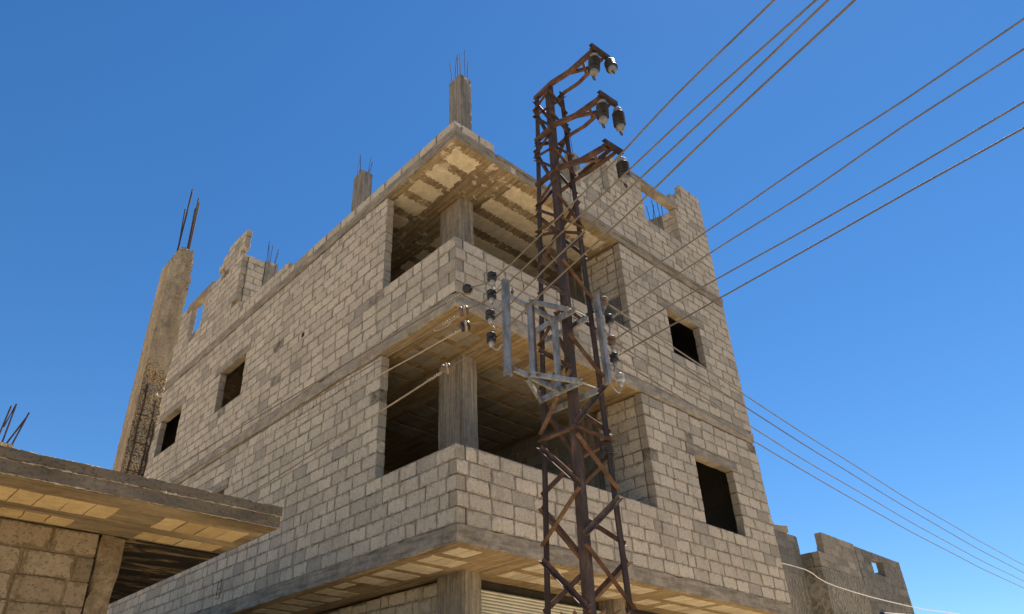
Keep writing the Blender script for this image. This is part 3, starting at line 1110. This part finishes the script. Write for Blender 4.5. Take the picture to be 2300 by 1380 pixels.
block_wall('wall', fb, fst, 'y', YB + 0.45, 10.2, 13.22, 5.75, 0.2, 5, t=0.18, seed=101, mat='block_dark', length=0.42)
s = MB()
s.rough_box((10.2, YB + 0.455, 0), (13.21, YB + 0.62, 5.745), 0.3, 0.005, 102)
part(s, 'rendered_wall', 'swirl', fb)
s = MB()
s.box((18.3, YB + 0.2, 0), (18.48, 8.0, 6.6))
part(s, 'side_wall', 'swirl', fb)
s = MB()
s.box((10.2, 7.8, 0), (18.29, 8.0, 6.6))
part(s, 'rear_wall', 'swirl', fb)
place_blocks(fst, fb, 200, mat='block_dark')
dp = MB()
dp.tube([(16.0, 1.56, 5.1), (16.55, 0.95, 5.02)], 0.055, 10)
part(dp, 'drain_spout', 'plastic', fb)
for i, (x, z, r_) in enumerate(((11.95, 6.84, 0.1), (12.52, 6.83, -0.35))):
    mb = MB()
    v, f = BV[i + 2]
    A = Matrix.Translation((x, YB + 0.53, z)) @ Matrix.Rotation(r_, 4, 'Z') @ Matrix.Diagonal((0.42, 0.18, 0.18, 1))
    mb.add([A @ Vector(p) for p in v], f)
    o = mb.build('loose_block', 'block')
    tag(o, ('square edged loose block lying on the grey wall, nearer the tall building', 'loose block lying on the grey wall, the one farther from the tall building')[i], 'block', 'loose blocks on the grey wall')

# ------------------------------------------------------------------ lattice pylon
T0, T1, HB, HT, TH = Vector((-0.6849, -2.454)), Vector((-0.6117, -2.5438)), 0.2746, 0.1252, -0.0677
EX, EY = Vector((math.cos(TH), math.sin(TH), 0)), Vector((-math.sin(TH), math.cos(TH), 0))
SG = {'L': (-1, 1), 'F': (-1, -1), 'R': (1, -1), 'B': (1, 1)}


def tw(lx, ly, z):
    t = (z - 2.0) / 7.0
    c = T0.lerp(T1, t) if 0 <= t <= 1 else T0 + (T1 - T0) * t
    return Vector((c.x, c.y, z)) + EX * lx + EY * ly


def leg(k, z, grow=0.0):
    h = HB + (HT - HB) * (z - 2.0) / 7.0 + grow
    return tw(SG[k][0] * h, SG[k][1] * h, z)


py = empty('lattice_pylon', (T0.x, T0.y, 0), 'rusty brown steel lattice pylon with three bare arms standing before the building corner', 'pylon')
for k in 'LFRB':
    mb = MB()
    mb.angle(leg(k, 0.0), leg(k, 8.97), 0.062 if k != 'F' else 0.075, 0.009, EX * -SG[k][0], EY * -SG[k][1])
    part(mb, 'leg', 'rust_dark', py)
FACE = {('L', 'F'): (-EX), ('F', 'R'): (-EY), ('L', 'B'): EY, ('B', 'R'): EX}
BR = [('F', 8.83, 'L', 8.72), ('L', 8.87, 'F', 8.31), ('F', 8.55, 'L', 8.61), ('L', 8.6, 'F', 8.2), ('F', 8.13, 'L', 7.94), ('L', 7.92, 'F', 7.85),
      ('L', 7.88, 'F', 7.52), ('F', 7.36, 'L', 7.16), ('L', 7.12, 'F', 6.78), ('L', 6.8, 'F', 6.76), ('L', 6.74, 'F', 6.58), ('F', 6.61, 'L', 6.27),
      ('L', 6.16, 'F', 5.76), ('F', 5.66, 'L', 5.34), ('L', 5.29, 'F', 4.91), ('F', 4.88, 'L', 4.37), ('L', 4.31, 'F', 4.29), ('L', 4.24, 'F', 3.77),
      ('F', 3.72, 'L', 3.33), ('L', 3.2, 'F', 2.73), ('F', 2.66, 'L', 2.2), ('L', 2.1, 'F', 1.55), ('F', 1.45, 'L', 0.9), ('L', 0.8, 'F', 0.2),
      ('F', 8.82, 'R', 8.59), ('R', 8.9, 'F', 8.55), ('F', 8.45, 'R', 8.22), ('F', 7.87, 'R', 7.88), ('F', 7.83, 'R', 7.56), ('F', 7.11, 'R', 6.8),
      ('F', 6.78, 'R', 6.80), ('F', 6.57, 'R', 6.72), ('F', 6.3, 'R', 6.69), ('F', 6.19, 'R', 5.85), ('F', 5.34, 'R', 5.7), ('F', 5.28, 'R', 4.94),
      ('F', 4.34, 'R', 4.84), ('F', 4.30, 'R', 4.27), ('F', 4.22, 'R', 3.8), ('F', 3.32, 'R', 3.72), ('F', 3.24, 'R', 2.78), ('F', 2.2, 'R', 2.6),
      ('F', 2.1, 'R', 1.55), ('F', 0.95, 'R', 1.4), ('F', 0.85, 'R', 0.2),
      ('L', 8.75, 'B', 8.4), ('L', 8.15, 'B', 8.35), ('L', 8.05, 'B', 7.7), ('B', 7.63, 'L', 7.13), ('L', 7.06, 'B', 6.97), ('L', 6.68, 'B', 6.4),
      ('B', 6.33, 'L', 5.97), ('L', 5.9, 'B', 5.4), ('B', 5.3, 'L', 4.85), ('L', 4.75, 'B', 4.3), ('B', 4.21, 'L', 3.78), ('L', 3.67, 'B', 3.3),
      ('B', 3.16, 'L', 2.77), ('L', 2.65, 'B', 2.2), ('B', 2.1, 'L', 1.6), ('L', 1.5, 'B', 1.0), ('B', 0.9, 'L', 0.3),
      ('B', 8.7, 'R', 8.4), ('B', 8.0, 'R', 8.35), ('B', 7.9, 'R', 7.3), ('B', 7.0, 'R', 7.2), ('B', 6.9, 'R', 6.4), ('B', 5.95, 'R', 5.48),
      ('B', 4.77, 'R', 4.35), ('B', 4.25, 'R', 4.28), ('B', 3.97, 'R', 4.16), ('B', 3.67, 'R', 3.31), ('B', 2.9, 'R', 3.17), ('B', 2.7, 'R', 2.2), ('B', 1.6, 'R', 2.1), ('B', 1.5, 'R', 1.0), ('B', 0.4, 'R', 0.9)]
for i, (a, za, b, zb) in enumerate(BR):
    nrm = FACE.get((a, b)) or FACE.get((b, a))
    p0, p1 = leg(a, za) + nrm * 0.004, leg(b, zb) + nrm * 0.004
    d = (p1 - p0).normalized()
    p0, p1 = p0 - d * 0.006, p1 + d * 0.006
    side = d.cross(nrm)
    if side.z < 0:
        side = -side
    sz = 0.047 if max(za, zb) < 5.6 else 0.038 if max(za, zb) < 7.0 else 0.034
    mb = MB()
    mb.angle(p0 - side * sz / 2, p1 - side * sz / 2, sz, 0.006, side, nrm)
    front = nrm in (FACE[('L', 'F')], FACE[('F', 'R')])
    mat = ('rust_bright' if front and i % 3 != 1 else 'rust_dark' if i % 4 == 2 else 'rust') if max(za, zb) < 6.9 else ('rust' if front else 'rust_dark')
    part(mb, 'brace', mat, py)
# spiked anti-climb ring just above head height
rg = MB()
for k in range(20):
    th = 2 * math.pi * k / 20
    c0 = tw(0, 0, 2.66)
    o_ = c0 + Vector((math.cos(th), math.sin(th), 0)) * 0.30
    t_ = c0 + Vector((math.cos(th + 0.1), math.sin(th + 0.1), 0.09)) * 0.40 + Vector((0, 0, 0.02))
    s_ = Vector((-math.sin(th), math.cos(th), 0)) * 0.045
    rg.add([o_ - s_, o_ + s_, t_, o_ - s_ + Vector((0, 0, -0.012)), o_ + s_ + Vector((0, 0, -0.012)), t_ + Vector((0, 0, -0.01))],
           [(0, 1, 2), (5, 4, 3), (0, 3, 4, 1), (1, 4, 5, 2), (2, 5, 3, 0)])
rg.tube([tw(0, 0, 2.645) + Vector((math.cos(2 * math.pi * k / 24), math.sin(2 * math.pi * k / 24), 0)) * 0.31 for k in range(25)], 0.02, 6)
part(rg, 'spiked_ring', 'rust_bright', py)

def smooth_path(pts, n=6):
    pts = [Vector(p) for p in pts]
    out = []
    for i in range(len(pts) - 1):
        p0, p1, p2, p3 = pts[max(i - 1, 0)], pts[i], pts[i + 1], pts[min(i + 2, len(pts) - 1)]
        for k in range(n):
            t = k / n
            out.append(0.5 * ((2 * p1) + (p2 - p0) * t + (2 * p0 - 5 * p1 + 4 * p2 - p3) * t * t + (3 * p1 - p0 - 3 * p2 + p3) * t ** 3))
    return out + [pts[-1]]


# three arms, pointing out over the street
TIPS = []
for z, reach, bow, x0, x1 in ((8.93, 0.86, 0.05, -0.065, 0.14), (8.19, 0.84, 0.06, 0.0, 0.18), (7.48, 0.80, 0.05, 0.03, 0.21)):
    h = HB + (HT - HB) * (z - 2) / 7
    ch = MB()
    near = [tw(-h - 0.006, h + 0.02, z), tw(-h - 0.006, -h - 0.04, z), tw(-h * 0.35 + x0 * 0.5, -0.42, z), tw(x0, -reach + 0.03, z)]
    far = [tw(h + 0.006, h + 0.02 if z < 7.6 else h * 0.2, z), tw(h + 0.006, -h - 0.05, z), tw(h + 0.045, -0.38, z), tw(x1, -reach + 0.06, z)]
    for pts, sgn in ((near, -1), (far, 1)):
        sw = [pts[0], pts[1], pts[1].lerp(pts[2], 0.5), pts[2], pts[2].lerp(pts[3], 0.5), pts[3]]
        w_, t_ = 0.052, 0.007
        prof = [(0, 0), (w_, 0), (w_, t_), (t_, t_), (t_, w_), (0, w_)]
        o_ = len(ch.v)
        for q0 in sw:
            for (a_, b_) in prof:
                ch.v.append(tuple(q0 + Vector((0, 0, a_)) + EX * (-sgn * b_)))
        for i_ in range(len(sw) - 1):
            for k_ in range(6):
                k2 = (k_ + 1) % 6
                ch.f.append((o_ + i_ * 6 + k_, o_ + i_ * 6 + k2, o_ + i_ * 6 + 6 + k2, o_ + i_ * 6 + 6 + k_))
        ch.f.append(tuple(o_ + k_ for k_ in range(6)))
        ch.f.append(tuple(o_ + (len(sw) - 1) * 6 + k_ for k_ in range(6)))
    arm = part(ch, 'arm', 'rust', py)
    tp = MB()
    tp.channel(tw(x0 - 0.05, -reach, z + 0.03), tw(x1 + 0.06, -reach, z + 0.03), 0.06, 0.05, 0.006, Vector((0, 0, 1)), EY)
    under(tp.build('tip_channel', 'rust_dark'), arm)
    for (ua, ub) in ((0.55, 0.95), (0.6, 0.35)):
        sb = MB()
        qa = near[2].lerp(near[3], ua)
        qb = far[2].lerp(far[3], ub if ub < 0.5 else 0.75)
        if ub > 0.5:
            qa = near[1].lerp(near[2], 0.75)
        sb.angle(qa + Vector((0, 0, 0.012)), qb + Vector((0, 0, 0.013)), 0.034, 0.005, Vector((0, 0, 1)), EY)
        under(sb.build('strut', 'rust'), arm)
    if z < 7.6:
        sb = MB()
        sb.angle(far[1] + Vector((0, 0, 0.06)), tw(x1 - 0.03, -reach + 0.06, z + 0.10), 0.035, 0.005, Vector((0, 0, 1)), EX)
        under(sb.build('strut', 'rust_dark'), arm)
    TIPS.append((z, reach, x0, x1))

# galvanised outrigger frame clamped to the pylon
ZT, ZL = 5.5, 4.68
fr = MB()
fr.channel(tw(-0.935, -0.15, 4.63), tw(-0.935, -0.15, 5.66), 0.068, 0.04, 0.006, (EX - EY * 0.25).normalized(), (EY + EX * 0.25).normalized())
part(fr, 'bracket_post', 'galv', py)


def gal(p0, p1, w=0.044, d=0.03, mat='galv', name='bracket_bar', up=Vector((0, 0, 1))):
    mb = MB()
    p0, p1 = Vector(p0), Vector(p1)
    t = (p1 - p0).normalized()
    b = up.cross(t).normalized() if abs(t.dot(up)) < 0.9 else EY
    mb.channel(p0, p1, w, d, 0.005, up if abs(t.dot(up)) < 0.9 else EX, b)
    return part(mb, name, mat, py)


gal(tw(-0.90, -0.145, ZT - 0.01), tw(-0.24, -0.09, ZT - 0.01))
gal(tw(-0.66, -0.17, ZT + 0.01), tw(-0.19, -0.31, ZT + 0.01))
gal(tw(-0.262, 0.24, ZT), tw(-0.225, -0.33, ZT), 0.058, 0.03)
gal(tw(-0.10, 0.26, ZT - 0.05), tw(-0.07, -0.34, ZT - 0.05), 0.052, 0.03)
gal(tw(-0.90, -0.20, ZL), tw(-0.27, -0.12, ZL))
gal(tw(-0.72, -0.20, ZL + 0.012), tw(-0.25, -0.36, ZL + 0.012))
gal(tw(-0.73, -0.18, ZL - 0.03), tw(-0.30, 0.10, ZL - 0.03), 0.05)
gal(tw(-0.30, 0.12, ZL), tw(-0.265, -0.38, ZL), 0.052, 0.03)
gal(tw(-0.12, 0.2, ZL - 0.05), tw(-0.09, -0.4, ZL - 0.05), 0.052, 0.03)
gal(tw(-0.64, -0.155, ZL), tw(-0.64, -0.155, ZT), 0.045, 0.03, 'galv', 'bracket_post')
gal(tw(-0.605, -0.155, ZL), tw(-0.605, -0.155, ZT), 0.03, 0.03, 'rust', 'bracket_post')
gal(tw(-0.275, -0.12, ZL), tw(-0.275, -0.12, ZT), 0.058, 0.035, 'galv', 'bracket_post')
for (y_, z_) in ((-0.30, ZT), (0.2, ZT), (-0.35, ZL)):
    mb = MB()
    mb.tube([tw(-0.30, y_, z_), tw(-0.02, y_, z_)], 0.009, 7)
    mb.lathe(tw(-0.27, y_, z_), -EX, [(0.02, 0), (0.02, 0.018)], 6)
    part(mb, 'clamp_bolt', 'hook', py)
for (lx_, ly_, z_) in ((-0.90, -0.18, ZT), (-0.64, -0.19, ZT), (-0.30, -0.13, ZT + 0.02), (-0.90, -0.23, ZL), (-0.66, -0.22, ZL), (-0.30, -0.18, ZL)):
    mb = MB()
    mb.lathe(tw(lx_, ly_, z_), -EY, [(0.016, 0), (0.016, 0.012), (0.007, 0.013), (0.007, 0.03)], 6)
    part(mb, 'bolt', 'rust', py)
# second galvanised post along the right leg
mb = MB()
mb.channel(leg('R', 4.86, 0.03), leg('R', 5.90, 0.03), 0.06, 0.04, 0.006, -EY, EX)
part(mb, 'bracket_post', 'galv', py)
coil = MB()
for k in range(6):
    c0 = leg('R', 4.13 + 0.018 * k)
    coil.tube([c0 + Vector((math.cos(a), math.sin(a), 0.003 * math.sin(3 * a))) * 0.062 + EX * -0.03 + EY * 0.03 for a in [2 * math.pi * j / 12 for j in range(13)]], 0.006, 5)
part(coil, 'wire_coil', 'plastic', py)

# ------------------------------------------------------------------ insulators
def ribbed(base, axis, label, group, length=0.36):
    """suspension insulator: metal cap, black sheds, pale lower cap, ring"""
    e = empty('suspension_insulator', base, label, 'insulator', group)
    s = length / 0.36
    prof = [(0.034, 0.055 * s)]
    z = 0.06 * s
    for k in range(5):
        prof += [(0.040, z), (0.042, z + 0.012 * s), (0.070, z + 0.020 * s), (0.070, z + 0.027 * s), (0.044, z + 0.032 * s)]
        z += 0.040 * s
    prof += [(0.042, z)]
    mb = MB(); mb.lathe(base, axis, prof, 18)
    part(mb, 'sheds', 'black', e, True)
    mb = MB(); mb.lathe(base, axis, [(0.012, -0.03), (0.014, -0.005), (0.038, 0.0), (0.05, 0.012), (0.05, 0.04 * s), (0.036, 0.058 * s)], 16)
    part(mb, 'cap', 'cap', e, True)
    mb = MB(); mb.lathe(base, axis, [(0.04, z), (0.05, z + 0.015 * s), (0.05, z + 0.05 * s), (0.034, z + 0.075 * s), (0.014, z + 0.082 * s), (0.01, z + 0.11 * s)], 16)
    part(mb, 'lower_cap', 'cap', e, True)
    ax = Vector(axis).normalized()
    c0 = Vector(base) + ax * (z + 0.128 * s)
    u = ax.cross(Vector((0, 1, 0))).normalized()
    mb = MB(); mb.tube([c0 + (math.cos(a) * u + math.sin(a) * ax) * 0.022 for a in [2 * math.pi * j / 12 for j in range(13)]], 0.007, 6)
    part(mb, 'eye_ring', 'rebar', e)
    return e


G1 = 'suspension insulators on the pylon arms'
dn = Vector((0, 0, -1))
(z1, r1, a1, b1), (z2, r2, a2, b2), (z3, r3, a3, b3) = TIPS
ribbed(tw(a1 + 0.03, -r1 + 0.05, z1 - 0.05), Vector((-0.05, 0.10, -1)), 'black ribbed insulator hanging at inner end of the topmost pylon arm', G1)
ribbed(tw(b1 + 0.05, -r1 + 0.02, z1 - 0.02), Vector((-0.22, -0.22, -0.9)), 'black ribbed insulator tilted outward at the tip of the topmost pylon arm', G1, 0.33)
ribbed(tw(a2 + 0.02, -r2 + 0.05, z2 - 0.04), Vector((-0.03, 0.05, -1)), 'black ribbed insulator hanging at inner end of the middle pylon arm', G1)
ribbed(tw(b2 + 0.06, -r2 + 0.02, z2 - 0.05), dn, 'black ribbed insulator with eye ring at the tip of the middle pylon arm', G1)
ribbed(tw(b3 + 0.06, -r3 + 0.04, z3 - 0.05), dn, 'single black ribbed insulator hanging from the lowest pylon arm', G1)


def spool(base, axis, label, group, hook, mat='black', neck='white', name='pin_insulator'):
    e = empty(name, base, label, 'insulator', group)
    b = Vector(base)
    mb = MB(); mb.lathe(b, axis, [(0.026, 0.0), (0.046, 0.01), (0.048, 0.03), (0.034, 0.042), (0.034, 0.052), (0.047, 0.062), (0.047, 0.085), (0.03, 0.098), (0.012, 0.1)], 16)
    part(mb, 'spool', mat, e, True)
    mb = MB(); mb.lathe(b, -Vector(axis), [(0.026, -0.002), (0.024, 0.035), (0.016, 0.05)], 12)
    part(mb, 'neck', neck, e, True)
    mb = MB(); mb.tube(hook, 0.008, 7)
    part(mb, 'hook', 'hook', e, True)
    return e


ORD = ('topmost', 'second', 'third', 'lowest')
LP = []
for i, (zc, ly, zi) in enumerate(((5.62, 0.05, 5.745), (5.39, 0.06, 5.54), (5.17, 0.085, 5.32), (4.95, 0.075, 5.065))):
    b = tw(-0.945, ly, zi)
    h = smooth_path([tw(-0.94, -0.13, zc), tw(-0.94, -0.07, zc + 0.02), tw(-0.945, -0.025, zc - 0.01), tw(-0.945, 0.02, zc + 0.015), b + Vector((0, 0, -0.04))])
    spool(b, (0, 0, 1), '%s of the four black spool insulators on the left galvanised post' % ORD[i], 'spool insulators on the left post', h)
    LP.append(b + Vector((0, 0, 0.047)))
RP = []
for i, (zc, lx, zi) in enumerate(((5.83, 0.40, 5.86), (5.60, 0.46, 5.66), (5.375, 0.465, 5.40), (5.17, 0.47, 5.20), (4.945, 0.52, 4.98))):
    b = tw(lx, -0.18, zi)
    hR = HB + (HT - HB) * (zc - 2) / 7
    h = smooth_path([tw(hR + 0.03, -0.19, zc), tw(hR + 0.10, -0.19, zc + 0.005), tw((hR + lx) / 2 + 0.03, -0.19, zc - 0.07), tw(lx - 0.04, -0.185, zc - 0.095), tw(lx, -0.18, zi - 0.04)])
    if i < 4:
        spool(b, (0, 0, 1), '%s of the four dark spool insulators on hooks right of the pylon' % ORD[i], 'spool insulators on the right post', h, 'ceramic' if i % 2 == 0 else 'black', 'cap')
        RP.append(b + Vector((0, 0, 0.047)))
    else:
        spool(b, (0, 0, 1), 'white porcelain insulator without a wire, below the dark ones', None, h, 'white')

# ------------------------------------------------------------------ wires
def wobble(pts, amp, seed, step=0.35):
    """subdivide and put small set kinks in a cable"""
    q = random.Random(seed)
    pts = [Vector(p) for p in pts]
    out = []
    for p0, p1 in zip(pts, pts[1:]):
        k = max(1, int((p1 - p0).length / step))
        for i in range(k):
            f = i / k
            p = p0.lerp(p1, f)
            if out:
                p = p + Vector((q.uniform(-amp, amp), q.uniform(-amp, amp), q.uniform(-amp, amp)))
            out.append(p)
    return smooth_path(out + [pts[-1]], 3)


def wire(pts, r, mat, label, group, seed, amp=0.006, step=0.5, name='overhead_wire', ties=()):
    mb = MB()
    mb.tube(wobble(pts, amp, seed, step), r, 7)
    o = mb.build(name, mat, None, True)
    tag(o, label, 'wire', group)
    for (p0, p1) in ties:
        p0, p1 = Vector(p0), Vector(p1)
        tb = MB()
        n_ = 26
        d = (p1 - p0)
        a = d.cross(Vector((0, 0, 1))).normalized()
        b = d.normalized().cross(a)
        qr = random.Random(seed + 77)
        tb.tube([p0 + d * (i / n_) + (r * 1.25 + qr.uniform(0, 0.006)) * (math.cos(i * 1.9) * a + math.sin(i * 1.9) * b) for i in range(n_ + 1)], 0.005, 5)
        under(tb.build('tie_wire', 'wire_tan'), o)
    return o


def ext(p, q, k):
    p, q = Vector(p), Vector(q)
    return q + (q - p) * k


FT = [Vector((-2.36, -5.76, 5.70)), Vector((-2.31, -5.94, 5.55)), Vector((-2.41, -6.04, 5.35)), Vector((-2.48, -6.16, 5.15))]
ST = [Vector((-1.60, -2.04, 5.82)), Vector((-1.60, -1.98, 5.59)), Vector((-1.60, -2.0, 5.40)), Vector((-1.56, -1.66, 5.08))]
LE = [(-1.55, 2.27, 6.02), (-1.55, 2.6, 5.78), (-1.55, 2.6, 5.60), (-1.55, 2.6, 4.86)]
for i in range(4):
    a, f = LP[i] + Vector((0.045, 0, 0)), FT[i]
    lbl = ('leftmost', 'second from left', 'third from left', 'rightmost')[i]
    wire([ext(a, f, 3.0), f, a, ST[i] + Vector((0.0, -0.05, 0.0))], 0.0072, 'wire', '%s of the four near cables from the top edge to the left post' % lbl,
         'near cables over the street', 300 + i, 0.016, 0.8)
    # strain spool in the line
    e = empty('strain_insulator', ST[i], ('black strain spool at the building corner, on the uppermost cable', 'strain spool in the second cable, before the orange soffit',
              'dark strain spool in the third cable, nearest the orange soffit tiles', 'brown strain spool wrapped in wire before the lower column')[i], 'insulator', 'strain spools left of the pylon')
    ax = Vector((0.75, -0.55, 0.25)) if i != 0 else Vector((0.6, 0.7, 0.35))
    ax.normalize()
    mb = MB(); mb.lathe(ST[i] - ax * 0.04, ax, [(0.012, 0), (0.05, 0.002), (0.05, 0.022), (0.03, 0.032), (0.03, 0.05), (0.05, 0.06), (0.05, 0.08), (0.014, 0.082)], 16)
    part(mb, 'spool', 'black' if i in (0, 2) else 'ceramic', e, True)
    mb = MB()
    u = ax.cross(Vector((0, 0, 1))).normalized(); v_ = ax.cross(u)
    for k in range(3):
        mb.tube([ST[i] + ax * (0.008 * (k - 1)) + (math.cos(t) * u + math.sin(t) * v_) * (0.04 + 0.008 * k) for t in [2 * math.pi * j / 14 for j in range(15)]], 0.005, 5)
    part(mb, 'wire_loop', 'wire_tan', e)
    s0 = ST[i] + Vector((0, 0.05, -0.01))
    far_ = Vector(LE[i])
    end = ext(s0, far_, 2.2)
    d = (far_ - s0).normalized()
    ties = [(s0, s0 + d * 0.28)]
    if i == 1:
        wire([s0, s0 + d * 0.25 + Vector((0.02, 0, -0.03)), s0 + d * 0.42 + Vector((0.03, 0, -0.015)), s0 + d * 0.47 + Vector((0.03, 0, 0.02))], 0.007, 'hook', 'loose bare wire end dangling from the second strain spool', None, 340, 0.003, 0.1, 'loose_wire')
    wire([s0, far_, end], 0.007 if i < 3 else 0.0095, 'wire' if i < 2 else 'wire_tan',
         '%s of the four cables running along the left facade' % ORD[i], 'cables along the left facade', 320 + i, 0.004, 0.8, ties=ties)
FR = [Vector((-0.86, -6.73, 5.85)), Vector((-0.88, -6.65, 5.60)), Vector((-0.71, -6.52, 5.35)), Vector((-0.75, -6.46, 5.15))]
RW = [(18.8, -1.40, 6.24), (18.78, -1.35, 6.04), (18.76, -1.28, 5.83), (18.74, -1.22, 5.67)]
for i in range(4):
    a = RP[i]
    f = FR[i]
    wire([ext(a, f, 2.5), f, a], 0.0072, 'wire_grey', '%s of the four cables crossing the sky to the right edge' % ORD[i], 'cables to the right edge', 360 + i, 0.014, 0.7, ties=[(a + (f - a) * 0.004, a + (f - a) * 0.04)])
    b = Vector(RW[i])
    mid = a.lerp(b, 0.5) + Vector((0, 0, -0.16))
    q1 = a.lerp(b, 0.25) + Vector((0, 0, -0.12))
    q3 = a.lerp(b, 0.75) + Vector((0, 0, -0.12))
    d = (q1 - a).normalized()
    wire([a, q1, mid, q3, b, ext(mid, b, 1.5)], 0.0075, 'wire_grey', '%s of the four thin cables running down the street along the right facade' % ORD[i], 'cables along the right facade', 380 + i, 0.004, 1.2,
         ties=[(a + d * 0.02, a + d * (0.36 if i != 1 else 0.2)), (a + d * 0.62, a + d * 0.75)])
wire([(11.0, 1.86, 5.82), (11.6, 1.2, 5.55), (12.41, 1.15, 5.36), (14.51, 1.1, 5.30), (17.49, 1.0, 5.33), (24, 0.6, 5.6)], 0.011, 'pale', 'pale sagging service cable before the farther house', None, 395, 0.0, 1.5, 'service_cable')
